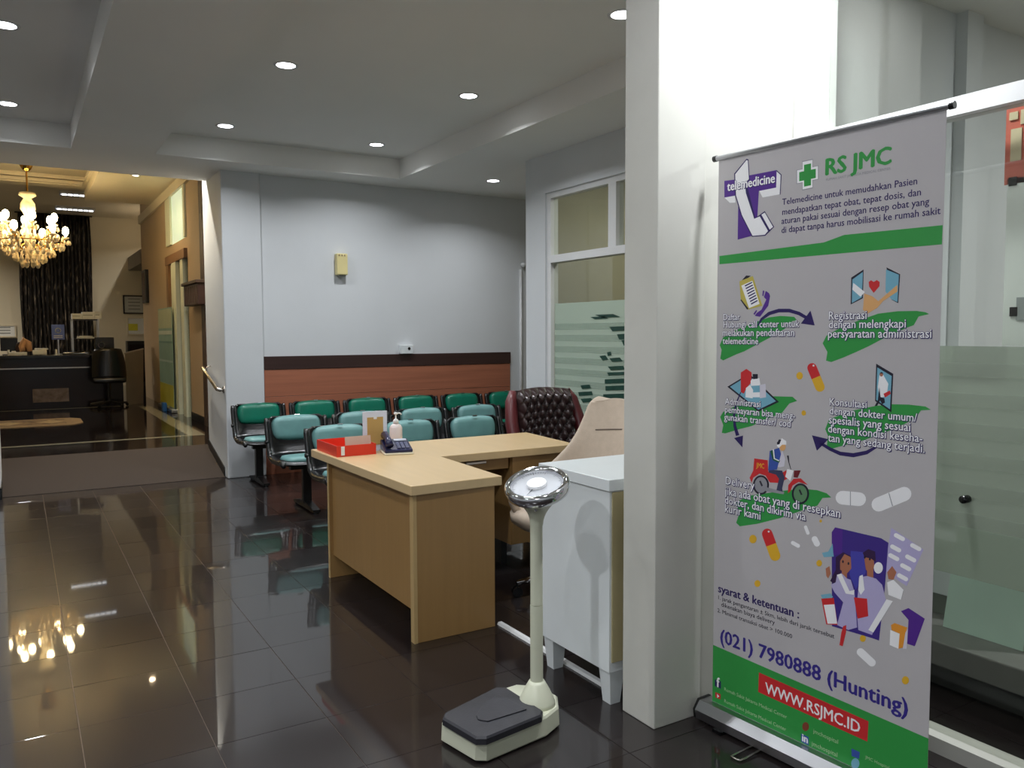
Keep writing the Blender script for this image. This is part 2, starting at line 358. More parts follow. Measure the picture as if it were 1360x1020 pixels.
# ---- lobby shell
lr = B(); lr.box(2.10, 9.22, LZ-0.1, 2.3, 12.3, 3.95); lr.box(2.10, 14.0, LZ-0.1, 2.3, 17.2, 3.95); lr.box(2.10, 12.3, 3.85, 2.3, 14.0, 3.95); lr.box(2.10, 12.3, 2.66, 2.3, 14.0, 2.82)
wlr = struct(lr.build('wall_lobby_right', TAN), 'tan lobby wall beyond the ramp')
B().box(2.06, 9.22, 3.55, 2.10, 17.2, 3.70).build('cornice', WALLC, wlr)
B().box(2.09, 9.22, LZ, 2.10, 12.3, LZ+0.10).build('skirting', BLACKM, wlr)
B().box(2.085, 11.10, LZ, 2.12, 11.32, 3.7).build('timber_post', mat('dark_brown_timber', (72, 54, 44), 0.5, var=0.15), wlr)
d1 = thing('door_1', 'pale framed glass door in the tan lobby wall', None, (2.1, 13.6, LZ)); struct(d1, d1['label'])
BRM = mat('brown_moulding', (126, 92, 62), 0.5)
B().box(2.05, 12.3, 2.52, 2.16, 14.02, 2.66, bev=0.01).build('door_header', BRM, d1)
B().box(2.06, 13.80, LZ, 2.14, 14.0, 2.52).build('door_jamb', BRM, d1)
PALEG = mat('pale_green_white_frame', (226, 230, 206), 0.4, var=0.03)
B().box(2.05, 13.05, LZ, 2.16, 13.42, 2.52).build('door_stile', PALEG, d1)
B().box(2.07, 12.55, LZ, 2.15, 12.78, 2.52).build('door_stile', PALEG, d1)
B().box(2.10, 12.3, LZ, 2.11, 12.55, 2.52).build('glass_pane', GLASS, d1)
B().box(2.10, 12.78, LZ, 2.11, 13.05, 2.52).build('glass_pane', GLASS, d1)
B().box(2.10, 13.42, LZ, 2.11, 13.80, 2.52).build('door_leaf', PALEG, d1)
B().box(2.07, 12.3, 2.82, 2.13, 12.42, 3.85).build('transom_frame', PALEG, d1)
B().box(2.07, 13.55, 2.82, 2.13, 14.0, 3.85).build('transom_frame', PALEG, d1)
B().box(2.10, 12.42, 2.82, 2.11, 13.55, 3.85).build('transom_pane', mat('glowing_frosted_pane', (205, 225, 200), 0.3, emit=(0.75, 0.9, 0.72), estr=0.35), d1)  # pane itself emits, standing in for light behind the transom
struct(B().box(2.9, 9.2, 0, 3.0, 15.9, 4.0).build('wall_lobby_side_room', WALLC), 'cream wall seen through the lobby glass door')
wf = struct(B().box(-4.5, 21.3, 0, 3.4, 21.5, 4.2).build('wall_lobby_back', WALLC), 'cream wall behind the reception counter')
struct(B().box(-4.6, 9.0, 0, -4.5, 21.5, 4.2).build('wall_lobby_left', WALLC), 'cream left wall of the lobby')
struct(B().box(3.3, 15.9, 0, 3.4, 21.4, 4.2).build('wall_lobby_far_right', WALLC), 'pale side wall beside the reception')
struct(B().box(2.3, 19.0, 2.95, 3.3, 21.3, 3.25).build('trim_1', mat('grey_bulkhead', (140, 130, 118), 0.6)), 'grey bulkhead high beside the reception')

# ================================================================= LAMPS
DLRING = mat('white_lamp_ring', (225, 225, 225), 0.4)
DLEMIT = mat('lit_lamp_disc', (255, 255, 255), 0.5, emit=(0.95, 0.97, 1.0), estr=14.0)
def downlight(x, y, z, label, watt=DL_WATT, col=COOL, r=0.062, spread=140):
    t = thing('downlight', label, 'ceiling light', (x, y, z), 'recessed ceiling downlights')
    B().lathe([(r, -0.004), (r+0.018, -0.006), (r+0.02, 0.0), (r, 0.0)], 28, (x, y, z), cap=False).build('trim_ring', DLRING, t, smooth=True)
    B().lathe([(0, -0.003), (r, -0.003), (r, 0.0), (0, 0)], 28, (x, y, z)).build('lit_disc', DLEMIT if col == COOL else mat('warm_lit_disc', (255, 240, 210), 0.5, emit=(1, 0.85, 0.6), estr=12), t)
    area_light('lamp', (x, y, z-0.008), 2*r, watt, col, t, spread=spread)
    return t
nm = {0: 'nearest the back wall', 1: 'second from the back wall', 2: 'third from the back wall', 3: 'fourth from the back wall'}
for k, y in enumerate((7.53, 5.65, 3.70)): downlight(0.0, y, TZ, 'round downlight in the left ceiling tray, ' + nm[k], DL_WATT*0.55)
for k, y in enumerate((7.38, 5.53, 3.70)):
    downlight(1.60, y, TZ, 'round downlight in the main ceiling tray, left column, ' + nm[k], DL_WATT)
    downlight(2.986, y, TZ, 'round downlight in the main ceiling tray, right column, ' + nm[k], DL_WATT if k < 2 else DL_WATT*0.5)
downlight(4.325, 7.48, CZ, 'round downlight in the flat ceiling near the far glazing', DL_WATT*0.6)
downlight(2.30, 1.84, CZ, 'round downlight above the roll-up banner', DL_WATT*1.5)
downlight(4.5, 0.3, CZ, 'added fill downlight inside the near glazed room', DL_WATT*4.0, spread=180)  # added lamp that brightens the room behind the near glass
downlight(-1.5, 4.8, CZ-0.0, 'round downlight in the far left ceiling, out by the left wall', DL_WATT*2.0)
t = thing('ceiling_panel_light', 'large square ceiling panel light near the entrance', 'ceiling light', (-1.4, -0.6, CZ))
B().box(-1.9, -1.1, CZ-0.03, -0.9, -0.1, CZ).build('panel_frame', DLRING, t)
B().box(-1.86, -1.06, CZ-0.034, -0.94, -0.14, CZ-0.03).build('lit_panel', mat('lit_panel_diffuser', (255, 255, 255), 0.5, emit=(0.95, 0.97, 1.0), estr=3.0), t)
area_light('lamp', (-1.4, -0.6, CZ-0.045), 0.8, 22.0, COOL, t, spread=180, sizey=0.8)
downlight(0.0, 1.85, TZ, 'round downlight in the left ceiling tray, above the camera', DL_WATT*0.7)
downlight(-1.45, 1.85, TZ, 'round downlight in the left ceiling tray, outer column beside the camera', DL_WATT*3.0, spread=160)
downlight(1.25, 1.75, TZ, 'round downlight in the main ceiling tray, above the floor scale', DL_WATT*0.5)
t = thing('ceiling_panel_light', 'added square fill light in the room behind the far glazing', 'ceiling light', (5.2, 5.2, CZ))  # added lamp so the room behind the far panes is not black
B().box(4.9, 4.9, CZ-0.03, 5.5, 5.5, CZ).build('panel_frame', DLRING, t)
area_light('lamp', (5.2, 5.2, CZ-0.04), 0.55, 12.0, (0.98, 1.0, 0.9), t, spread=180, sizey=0.55)
q = oz(180, 233, 3.7); downlight(q.x, q.y, 3.7, 'small warm downlight by the lobby cornice', 6, WARM, 0.04)
downlight(1.36, 9.45, 3.7, 'warm white downlight beside the pier above the ramp', 40, (1, 0.93, 0.8), 0.05)

downlight(-1.5, 18.5, 4.17, 'added out-of-view fill downlight over the left end of reception', 60, (1, 0.94, 0.84))  # added lamp outside the frame, lifts the far reception wall
downlight(2.75, 19.5, 4.17, 'added hidden fill downlight over the far right of reception', 22, (1, 0.94, 0.84))  # second added lamp, hidden from view, for the same wall
# chandelier
HX, HY, HZ = 0.19, 13.4, 2.93
ch = thing('chandelier', 'gold crystal chandelier glowing warm above the lobby', 'chandelier', (HX, HY, 4.02))
B().lathe([(0.0, 4.02), (0.13, 4.02), (0.135, 3.99), (0.10, 3.93), (0.09, 3.83), (0.06, 3.76), (0.03, 3.73), (0.0, 3.73)], 20, (HX, HY, 0)).build('canopy', GOLD, ch, smooth=True)
B().cyl((HX, HY, 3.40), (HX, HY, 3.74), 0.012, n=8).build('rod', GOLD, ch)
B().lathe([(0, 3.44), (0.10, 3.43), (0.11, 3.39), (0.05, 3.35), (0.09, 3.28), (0.095, 3.20), (0.05, 3.12), (0.07, 3.0), (0.09, 2.85), (0.05, 2.7), (0.08, 2.6), (0.0, 2.5)], 16, (HX, HY, 0)).build('stem', CRYS, ch, smooth=True)
BULB = mat('glowing_bulb', (255, 230, 180), 0.4, emit=(1, 0.78, 0.42), estr=40.0)
drops = B(); na = 12
def drop(x, y, z, s):
    drops.lathe([(0, z), (s*0.35, z-s*0.5), (s*0.6, z-s*1.4), (s*0.35, z-s*2.0), (0, z-s*2.2)], 5, (x, y, 0))
for k in range(na):
    a = 2*math.pi*k/na+0.13; rr = 0.46 if k % 2 == 0 else 0.34; zz = HZ-0.10 if k % 2 == 0 else HZ+0.06
    ca, sa = math.cos(a), math.sin(a)
    pts = [(HX+ca*rr*t, HY+sa*rr*t, zz-0.18*math.sin(t*math.pi)*1.0-(0.05*(1-t))) for t in [i/8 for i in range(9)]]
    ar = B().tube(pts, 0.012, 6).build('arm', GOLD, ch, smooth=True)
    ex, ey, ez = pts[-1]
    B().lathe([(0, ez-0.03), (0.045, ez-0.01), (0.05, ez+0.01), (0.015, ez+0.015), (0.015, ez+0.05), (0, ez+0.05)], 10, (ex, ey, 0)).build('candle_cup', CRYS, ar, smooth=True)
    B().sphere((ex, ey, ez+0.10), 0.045, 10, 8, (1, 1, 1.4)).build('bulb', BULB, ar, smooth=True)
    point_light('bulb_light', (ex, ey, ez+0.09), 0.04, 12.0, WARM, ch)
    for j in range(6):
        b = a+2*math.pi*j/6; drop(ex+0.05*math.cos(b), ey+0.05*math.sin(b), ez-0.03, 0.035)
for ring, (rr, z, n, s) in enumerate(((0.42, 2.74, 30, 0.045), (0.30, 2.66, 24, 0.05), (0.19, 2.58, 16, 0.055), (0.36, 2.86, 26, 0.04), (0.10, 2.52, 8, 0.06))):
    for k in range(n):
        b = 2*math.pi*k/n+ring*0.3; drop(HX+rr*math.cos(b), HY+rr*math.sin(b), z+random.uniform(-0.02, 0.02), s)
        if k % 2: drop(HX+rr*math.cos(b), HY+rr*math.sin(b), z+0.1, s*0.6)
dr = drops.build('crystal_drops', CRYS, ch); dr['kind'] = 'stuff'
B().tube([(HX+0.42*math.cos(i*math.pi/12), HY+0.42*math.sin(i*math.pi/12), 2.75) for i in range(24)], 0.008, 6, closed=True).build('crystal_ring', GOLD, ch)

# fluorescent louvre lights over reception
FLU = mat('lit_fluorescent_tube', (255, 255, 255), 0.4, emit=(0.95, 0.97, 1.0), estr=2.2)
for k, y in enumerate((17.9, 20.0)):
    t = thing('ceiling_louvre_light', ['long fluorescent louvre light over reception, nearer one', 'long fluorescent louvre light over reception, farther one'][k], 'ceiling light', (1.16, y, 4.17), 'fluorescent louvre lights')
    B().box(0.78, y-0.17, 4.12, 1.54, y+0.17, 4.17).build('housing', ALU, t)
    B().box(0.80, y-0.04, 4.108, 1.52, y+0.04, 4.12).build('tube', FLU, t)
    for j in range(8): B().box(0.80+j*0.1, y-0.15, 4.085, 0.812+j*0.1, y+0.15, 4.118).build('louvre_blade', ALU, t)

# ================================================================= WAITING SEATS (benches on a beam)
def pad(cx, w_, prof, th, bulge, nu=14, nv=8, rc=0.35):
    """cushion: rounded rectangle swept along a straight yz segment prof=((y0,z0),(y1,z1)), bulging along the normal"""
    (y0, z0), (y1, z1) = prof; dy, dz = y1-y0, z1-z0; L = math.hypot(dy, dz); ny, nz = -dz/L, dy/L
    if nz < 0 or (abs(nz) < 0.5 and ny > 0): ny, nz = -ny, -nz
    b = B(); hw, hh = w_/2, L/2
    def f(front):
        def g(u, v):
            a, c_ = u*2-1, v*2-1
            # square -> squircle
            p = 0.32
            X = a*math.sqrt(max(0, 1-p*c_*c_*a*a*1.0)) ; Y = c_*math.sqrt(max(0, 1-p*a*a*c_*c_))
            e = (1-abs(a)**5)*(1-abs(c_)**5)
            h = (th*min(1, e*4)+bulge*e) if front else 0
            s = hh*Y
            return (cx+hw*X, (y0+y1)/2+dy/L*s+ny*h, (z0+z1)/2+dz/L*s+nz*h)
        return g
    b.grid(f(True), nu, nv); b.grid(f(False), nu, nv)
    bmesh.ops.remove_doubles(b.bm, verts=b.bm.verts, dist=1e-5)
    return b
SHP = [(0.055, 0.755), (0.05, 0.72), (0.032, 0.65), (0.012, 0.58), (-0.010, 0.51), (-0.035, 0.455), (-0.085, 0.422), (-0.16, 0.412), (-0.26, 0.414), (-0.36, 0.424), (-0.42, 0.42), (-0.445, 0.40)]
def shell_mesh():
    b = B(); n = len(SHP)-1
    def f(u, v):
        k = min(n-1, int(v*n)); t = v*n-k
        y = SHP[k][0]*(1-t)+SHP[k+1][0]*t; z = SHP[k][1]*(1-t)+SHP[k+1][1]*t
        a = u*2-1; w_ = 0.245
        if v < 0.12: w_ -= 0.05*(1-v/0.12)**2
        return (a*w_, y-0.03*abs(a)**4*(1 if v < 0.5 else 0), z+0.02*abs(a)**4*(1 if v > 0.5 else 0))
    b.grid(f, 12, 33); return b
def make_bench(xs, Y, label, back_m, seat_m, legs):
    cx = sum(xs)/len(xs)
    t = thing('beam_seating', label, 'waiting seats', (cx, Y, 0), 'rows of waiting seats')
    for x in xs:
        b = shell_mesh(); bmesh.ops.translate(b.bm, vec=(x, Y, 0), verts=b.bm.verts)
        st = b.build('seat', BLACKP, t, smooth=True, solid=0.016)
        for s in (-1, 1):
            rim = B()
            rim.tube([(x+s*0.247, Y+p[0]-0.028, p[1]+(0.004 if i > 5 else -0.01)) for i, p in enumerate(SHP)], [0.016]+[0.021]*6+[0.024]*4+[0.015], 8)
            rim.cyl((x+s*0.245, Y-0.03, 0.555), (x+s*0.275, Y-0.03, 0.555), 0.016, n=10)
            rim.build('seat_rim', BLACKP, st, smooth=True)
        b = pad(0, 0.43, ((0.020, 0.548), (0.048, 0.762)), 0.022, 0.022); bmesh.ops.translate(b.bm, vec=(x, Y-0.018, 0), verts=b.bm.verts)
        b.build('back_cushion', back_m, st, smooth=True, recalc=True)
        b = pad(0, 0.43, ((-0.42, 0.428), (-0.10, 0.420)), 0.022, 0.016); bmesh.ops.translate(b.bm, vec=(x, Y, 0), verts=b.bm.verts)
        b.build('seat_cushion', seat_m, st, smooth=True, recalc=True)
        br = B(); br.box(x-0.11, Y-0.32, 0.385, x+0.11, Y-0.06, 0.408, bev=0.004); br.build('seat_bracket', BLACKM, t)
        B().cyl((x-0.02, Y-0.012, 0.765), (x+0.02, Y-0.012, 0.765), 0.007, n=8).build('chrome_rivet', CHROME, st)
    B().box(xs[0]-0.12, Y-0.21, 0.335, xs[-1]+0.12, Y-0.15, 0.385, bev=0.004).build('beam', BLACKM, t)
    for x in legs:
        lg = B(); lg.box(x-0.035, Y-0.205, 0.05, x+0.035, Y-0.155, 0.336, bev=0.004)
        lg.prism([(x-0.03, Y-0.44, 0.035), (x-0.03, Y-0.18, 0.075), (x-0.03, Y+0.10, 0.035), (x-0.03, Y+0.10, 0.015), (x-0.03, Y-0.44, 0.015)], (0.06, 0, 0))
        l = lg.build('leg', BLACKM, t)
        B().cyl((x, Y-0.42, 0), (x, Y-0.42, 0.018), 0.022, n=12).cyl((x, Y+0.08, 0), (x, Y+0.08, 0.018), 0.022, n=12).build('foot_glide', BLACKP, l)
    return t
make_bench([2.007+0.565*k for k in range(4)], 8.10, 'four-seat bench of dark green seats against the wood dado, next to the pier', GREENV, TEALV, (1.95, 3.76))
make_bench([4.267, 4.832], 8.10, 'dark green seats against the wood dado, nearest the tufted leather chair', GREENV, GREENV, (4.40, 4.72))
make_bench([1.974+0.575*k for k in range(4)], 6.72, 'middle bench of faded teal seats between the other two rows', TEALV, TEALV, (1.99, 3.66))
make_bench([2.03+0.57*k for k in range(3)], 5.82, 'front bench of faded teal seats just behind the desk', TEALV, TEALV, (2.02, 3.12))

# ================================================================= L-SHAPED DESK
dk = thing('corner_desk', 'L-shaped maple laminate desk in front of the waiting seats', 'desk', (2.0, 4.1, 0))
DT = 0.745
B().prism([(1.504, 3.362, DT-0.045), (1.99, 3.372, DT-0.045), (2.02, 4.10, DT-0.045), (2.955, 4.09, DT-0.045), (3.02, 4.776, DT-0.045), (1.485, 4.776, DT-0.045)], (0, 0, 0.045), bev=0.003).build('desk_top', MAPLE_LIT, dk)
B().box(1.525, 3.385, 0.0, 1.955, 3.42, DT-0.045, bev=0.002).build('end_panel', MAPLE_SHADE, dk)
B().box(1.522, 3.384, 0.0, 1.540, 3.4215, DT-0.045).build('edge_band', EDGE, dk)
B().box(1.548, 3.42, 0.135, 1.566, 4.585, DT-0.045).build('modesty_panel', MAPLE_SHADE, dk)
B().box(1.528, 4.585, 0.0, 1.95, 4.607, DT-0.045, bev=0.002).build('leg_panel', MAPLE_SHADE, dk)
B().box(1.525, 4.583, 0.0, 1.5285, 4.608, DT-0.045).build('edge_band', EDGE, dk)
B().box(2.0, 4.70, 0.135, 2.95, 4.718, DT-0.045).build('modesty_panel', MAPLE_SHADE, dk)
B().box(2.955, 4.14, 0.0, 2.975, 4.72, DT-0.045).build('end_panel', MAPLE_SHADE, dk)
dw = B().box(2.05, 4.15, 0.628, 2.495, 4.62, 0.697, bev=0.002).build('keyboard_drawer', MAPLE_SHADE, dk)
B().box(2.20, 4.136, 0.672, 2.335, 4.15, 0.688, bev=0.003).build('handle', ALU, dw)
pd = B().box(2.505, 4.14, 0.16, 2.95, 4.68, DT-0.045).build('drawer_pedestal', MAPLE_SHADE, dk)
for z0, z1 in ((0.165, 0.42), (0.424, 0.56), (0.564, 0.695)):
    B().box(2.508, 4.126, z0, 2.947, 4.14, z1, bev=0.0015).build('drawer_front', MAPLE_SHADE, pd)
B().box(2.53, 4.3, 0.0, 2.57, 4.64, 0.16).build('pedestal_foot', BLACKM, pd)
B().box(2.02, 4.66, 0.0, 2.04, 4.70, DT-0.045).build('leg_panel', MAPLE_SHADE, dk)

# --- things on the desk
RED = mat('translucent_red_plastic', (214, 52, 30), 0.35, var=0.06)
tr = thing('document_tray', 'red plastic document tray on the desk corner', 'tray', (1.63, 4.52, DT))
tb = B(); x0, x1, y0, y1 = 1.51, 1.745, 4.385, 4.74
tb.box(x0, y0, DT, x1, y1, DT+0.004); tb.box(x0, y0, DT+0.004, x1, y0+0.004, DT+0.062); tb.box(x0, y0+0.004, DT+0.004, x0+0.004, y1, DT+0.062); tb.box(x1-0.004, y0+0.004, DT+0.004, x1, y1, DT+0.062); tb.box(x0+0.004, y1-0.004, DT+0.004, x1-0.004, y1, DT+0.062)
tb.build('tray_body', RED, tr)
B().box(1.535, 4.380, DT+0.008, 1.555, 4.385, DT+0.058).build('paper_label', PAPER, tr)
o = B().box(1.58, 4.42, DT+0.005, 1.735, 4.425, DT+0.105).build('folder', mat('buff_card', (205, 180, 160), 0.7)); tag(o, 'buff card folder standing in the red tray', 'folder')
o.rotation_euler = (math.radians(-8), 0, 0); o.location.y += 0.01
ph = thing('desk_phone', 'dark blue desk telephone on the desk top', 'telephone', (1.86, 4.36, DT))
NAVY = mat('navy_plastic', (30, 32, 66), 0.25, var=0.1)
c0 = Vector((1.865, 4.37, DT)); rzp = math.radians(-14)
def pp(x, y, z): return c0 + Matrix.Rotation(rzp, 3, 'Z') @ Vector((x, y, z))
B().prism([pp(-0.085, -0.10, 0), pp(-0.085, 0.10, 0), pp(-0.085, 0.10, 0.012), pp(-0.085, -0.10, 0.012)], pp(0.085, 0, 0)-pp(-0.085, 0, 0), bev=0.004).build('phone_foot', mat('cream_plastic', (222, 214, 190), 0.4), ph)
B().prism([pp(-0.08, -0.095, 0.012), pp(-0.08, 0.10, 0.012), pp(-0.08, 0.10, 0.07), pp(-0.08, -0.095, 0.03)], pp(0.08, 0, 0)-pp(-0.08, 0, 0), bev=0.006).build('phone_body', NAVY, ph)
hs = B(); hs.tube([pp(-0.052, -0.085, 0.055), pp(-0.052, -0.06, 0.072), pp(-0.052, 0.0, 0.088), pp(-0.052, 0.07, 0.098), pp(-0.052, 0.10, 0.092)], [0.024, 0.022, 0.018, 0.022, 0.025], 10); hs.build('handset', NAVY, ph, smooth=True)
ky = B()
for i in range(3):
    for j in range(4):
        p = pp(0.005+i*0.024, -0.07+j*0.024, 0.036+(j*0.024+0.025)*0.205); ky.obox(p, (0.017, 0.015, 0.008), rzp)
ky.build('keypad', mat('grey_keys', (120, 124, 150), 0.4), ph)
B().obox(pp(0.03, 0.06, 0.066), (0.075, 0.03, 0.006), rzp, rx=math.radians(11)).build('phone_display', mat('pale_display', (190, 195, 205), 0.15), ph)
sg = thing('sign_holder', 'white-bordered tan notice in a stand on the desk', 'sign', (1.79, 4.52, DT))
B().box(1.715, 4.512, DT+0.004, 1.868, 4.518, DT+0.235, bev=0.002).build('acrylic_plate', mat('pale_acrylic', (218, 222, 232), 0.15), sg)
B().box(1.742, 4.5105, DT+0.035, 1.842, 4.512, DT+0.200).build('tan_notice', mat('tan_paper', (190, 156, 92), 0.6), sg)
B().box(1.782, 4.5095, DT+0.188, 1.802, 4.5107, DT+0.202).build('paper_clip', PAPER, sg)
B().box(1.715, 4.50, DT, 1.868, 4.55, DT+0.005).build('stand_foot', mat('pale_acrylic', (218, 222, 232), 0.15), sg)
sb = thing('sanitizer_bottle', 'white pump bottle of hand sanitizer behind the phone', 'bottle', (1.97, 4.62, DT))
PINKW = mat('pale_pink_plastic', (226, 212, 206), 0.35)
B().lathe([(0, DT), (0.036, DT), (0.039, DT+0.01), (0.039, DT+0.115), (0.030, DT+0.132), (0.014, DT+0.14), (0, DT+0.14)], 20, (1.97, 4.62, 0)).build('bottle_body', PINKW, sb, smooth=True)
pm = B(); pm.lathe([(0.017, DT+0.14), (0.017, DT+0.16), (0.010, DT+0.168), (0.005, DT+0.17), (0.005, DT+0.195), (0.012, DT+0.197), (0.012, DT+0.208), (0, DT+0.21)], 14, (1.97, 4.62, 0))
pm.tube([(1.97, 4.62, DT+0.204), (1.995, 4.615, DT+0.204), (2.005, 4.613, DT+0.195)], 0.005, 6); pm.build('pump_head', PAPER, sb, smooth=True)

# ================================================================= WHITE CABINET
cb = thing('cabinet', 'white laminate cabinet on tapered legs behind the pier', 'cabinet', (2.12, 2.64, 0))
bd = B(); bd.box(1.892, 2.405, 0.135, 2.36, 2.876, 0.84); bd.build('body', WHITEG, cb)
B().box(1.884, 2.398, 0.84, 2.366, 2.884, 0.884, bev=0.002).build('top_board', WHITEG, cb)
B().box(1.902, 2.399, 0.175, 2.35, 2.405, 0.835).build('front_panel', BEIGEP, cb)
for (x, y) in ((1.935, 2.445), (1.935, 2.835), (2.32, 2.445), (2.32, 2.835)):
    lg = B(); t_ = bmesh.new()
    a = [t_.verts.new((x+sx*0.035, y+sy*0.035, 0.135)) for sx, sy in ((-1, -1), (1, -1), (1, 1), (-1, 1))]
    b_ = [t_.verts.new((x+sx*0.024, y+sy*0.024, 0.0)) for sx, sy in ((-1, -1), (1, -1), (1, 1), (-1, 1))]
    t_.faces.new(a); t_.faces.new(b_[::-1])
    for i in range(4): t_.faces.new((b_[i], b_[(i+1) % 4], a[(i+1) % 4], a[i]))
    lg._add(t_); lg.build('leg', WHITEG, cb)
o = B().prism([(1.978, 2.50, 0.001), (1.984, 2.50, 0.013), (2.004, 2.50, 0.013), (2.010, 2.50, 0.001)], (-0.004, 0.90, 0)).build('cable_duct', TRIMW); tag(o, 'white cable duct on the floor between desk and cabinet', 'cable duct')

# ================================================================= FLOOR SCALE
sc = thing('floor_scale', 'cream column weighing scale with chrome dial', 'scale', (1.45, 2.45, 0))
base = [(1.222, 2.500), (1.258, 2.318), (1.290, 2.296), (1.560, 2.335), (1.640, 2.375), (1.690, 2.455), (1.682, 2.56), (1.61, 2.62), (1.49, 2.612), (1.245, 2.53)]
def shr(pts, k, c_=(1.45, 2.45)): return [(c_[0]+(p[0]-c_[0])*k, c_[1]+(p[1]-c_[1])*k) for p in pts]
b = B(); tt = bmesh.new()
lv = [(0.97, 0.006), (1.0, 0.012), (0.985, 0.072), (0.95, 0.080)]
rings = [[tt.verts.new((p[0], p[1], z)) for p in shr(base, k)] for k, z in lv]
for r0, r1 in zip(rings, rings[1:]):
    for i in range(len(base)): tt.faces.new((r0[i], r0[(i+1) % len(base)], r1[(i+1) % len(base)], r1[i]))
tt.faces.new(rings[0][::-1]); tt.faces.new(rings[-1]); b._add(tt)
bs = b.build('base', CREAMM, sc, recalc=True)
B().box(1.27, 2.36, 0.0, 1.60, 2.52, 0.008).build('foot_pad', BLACKM, bs)
matp = [(1.219, 2.482), (1.252, 2.300), (1.282, 2.282), (1.525, 2.318), (1.548, 2.345), (1.535, 2.575), (1.505, 2.598), (1.24, 2.512)]
b = B(); tt = bmesh.new()
lv = [(1.0, 0.074), (1.0, 0.094), (0.965, 0.101)]
cm = (1.40, 2.43)
rings = [[tt.verts.new((p[0], p[1], z)) for p in shr(matp, k, cm)] for k, z in lv]
for r0, r1 in zip(rings, rings[1:]):
    for i in range(len(matp)): tt.faces.new((r0[i], r0[(i+1) % len(matp)], r1[(i+1) % len(matp)], r1[i]))
tt.faces.new(rings[0][::-1]); tt.faces.new(rings[-1]); b._add(tt)
b.build('rubber_mat', RUBBER, sc, recalc=True)
B().prism([(1.315, 2.40, 0.1015), (1.338, 2.37, 0.1015), (1.50, 2.375, 0.1015), (1.475, 2.53, 0.1015), (1.38, 2.485, 0.1015), (1.325, 2.43, 0.1015)], (0, 0, 0.004), bev=0.0015).build('raised_pad', RUBBER, sc)
PXs, PYs = 1.582, 2.437
ck = B()
ck.lathe([(0.070, 0.074), (0.066, 0.095), (0.050, 0.13), (0.034, 0.158), (0.028, 0.168), (0.0, 0.168)], 24, (PXs, PYs, 0)); ck.build('post_collar', CREAMM, sc, smooth=True)
B().cyl((PXs, PYs, 0.16), (PXs, PYs, 0.45), 0.0235, n=24).build('lower_post', CREAMM, sc, smooth=2)
B().cyl((PXs, PYs, 0.452), (PXs, PYs, 0.76), 0.0225, n=24).build('upper_post', CREAMM, sc, smooth=2)
ncol = Vector((-0.29, -0.20, 0.94)).normalized()
DC = Vector((PXs+0.003, PYs, 0.889))
MT = ncol.to_track_quat('Z', 'Y').to_matrix().to_4x4() @ Matrix.Scale(0.82, 4)
# flared neck: loft from post circle to dial-back circle
tt = bmesh.new(); rg = []
for k in range(9):
    t = k/8; cc = Vector((PXs, PYs, 0.745)).lerp(DC-ncol*0.029, t); r = 0.024+(0.106-0.024)*(t**2.1)
    nn = Vector((0, 0, 1)).lerp(ncol, t).normalized(); Q = nn.to_track_quat('Z', 'Y').to_matrix()
    rg.append([tt.verts.new(cc+Q @ Vector((r*math.cos(i*math.pi/16), r*math.sin(i*math.pi/16), 0))) for i in range(32)])
for a, b_ in zip(rg, rg[1:]):
    # align start vertex to avoid twisting
    off = min(range(32), key=lambda s: (b_[s].co-a[0].co).length)
    b2 = b_[off:]+b_[:off]; b_[:] = b2
    for i in range(32): tt.faces.new((a[i], a[(i+1) % 32], b_[(i+1) % 32], b_[i]))
tt.faces.new(rg[0][::-1]); tt.faces.new(rg[-1])
b = B(); b._add(tt); b.build('neck', CREAMM, sc, smooth=2, recalc=True)
b = B(); b.lathe([(0.125, -0.038), (0.140, -0.030), (0.146, -0.010), (0.144, 0.010), (0.134, 0.022), (0.120, 0.018), (0.116, 0.004), (0.116, -0.03)], 48, DC, MT); b.build('dial_rim', CHROME, sc, smooth=True)
b = B(); b.lathe([(0, -0.028), (0.117, -0.028), (0.117, 0.0), (0, 0.0)], 40, DC, MT); fc = b.build('dial_face', mat('dial_white', (176, 179, 184), 0.35), sc, smooth=2)
b = B()
for k in range(60):
    a = 2*math.pi*k/60; r0 = 0.098 if k % 5 == 0 else 0.105
    Q = Matrix.Translation(DC) @ MT
    e = Vector((math.cos(a), math.sin(a), 0)); s_ = Vector((-math.sin(a), math.cos(a), 0))*0.0012
    b.poly([Q @ (e*r0-s_+Vector((0, 0, 0.0008))), Q @ (e*0.113-s_+Vector((0, 0, 0.0008))), Q @ (e*0.113+s_+Vector((0, 0, 0.0008))), Q @ (e*r0+s_+Vector((0, 0, 0.0008)))])
b.build('dial_marks', mat('dark_print', (30, 30, 40), 0.5), fc)
b = B(); b.lathe([(0, 0.0), (0.043, 0.001), (0.043, 0.016), (0, 0.017)], 28, DC, MT); b.build('centre_cap', mat('cap_white', (240, 240, 240), 0.3), sc, smooth=2)
b = B(); Q = Matrix.Translation(DC) @ MT; dv = (MT.inverted() @ Vector((-0.9, -0.45, -0.4)).to_4d()).to_3d(); dv.z = 0; dv.normalize(); sd = Vector((-dv.y, dv.x, 0))*0.0025
b.poly([Q @ (dv*0.03-sd+Vector((0, 0, 0.004))), Q @ (dv*0.105+Vector((0, 0, 0.004))), Q @ (dv*0.03+sd+Vector((0, 0, 0.004)))]); b.build('needle', BLACKP, sc)
B().cyl((PXs-0.025, PYs-0.035, 0.815), (PXs-0.035, PYs-0.050, 0.812), 0.005, n=10).build('screw', CHROME, sc)

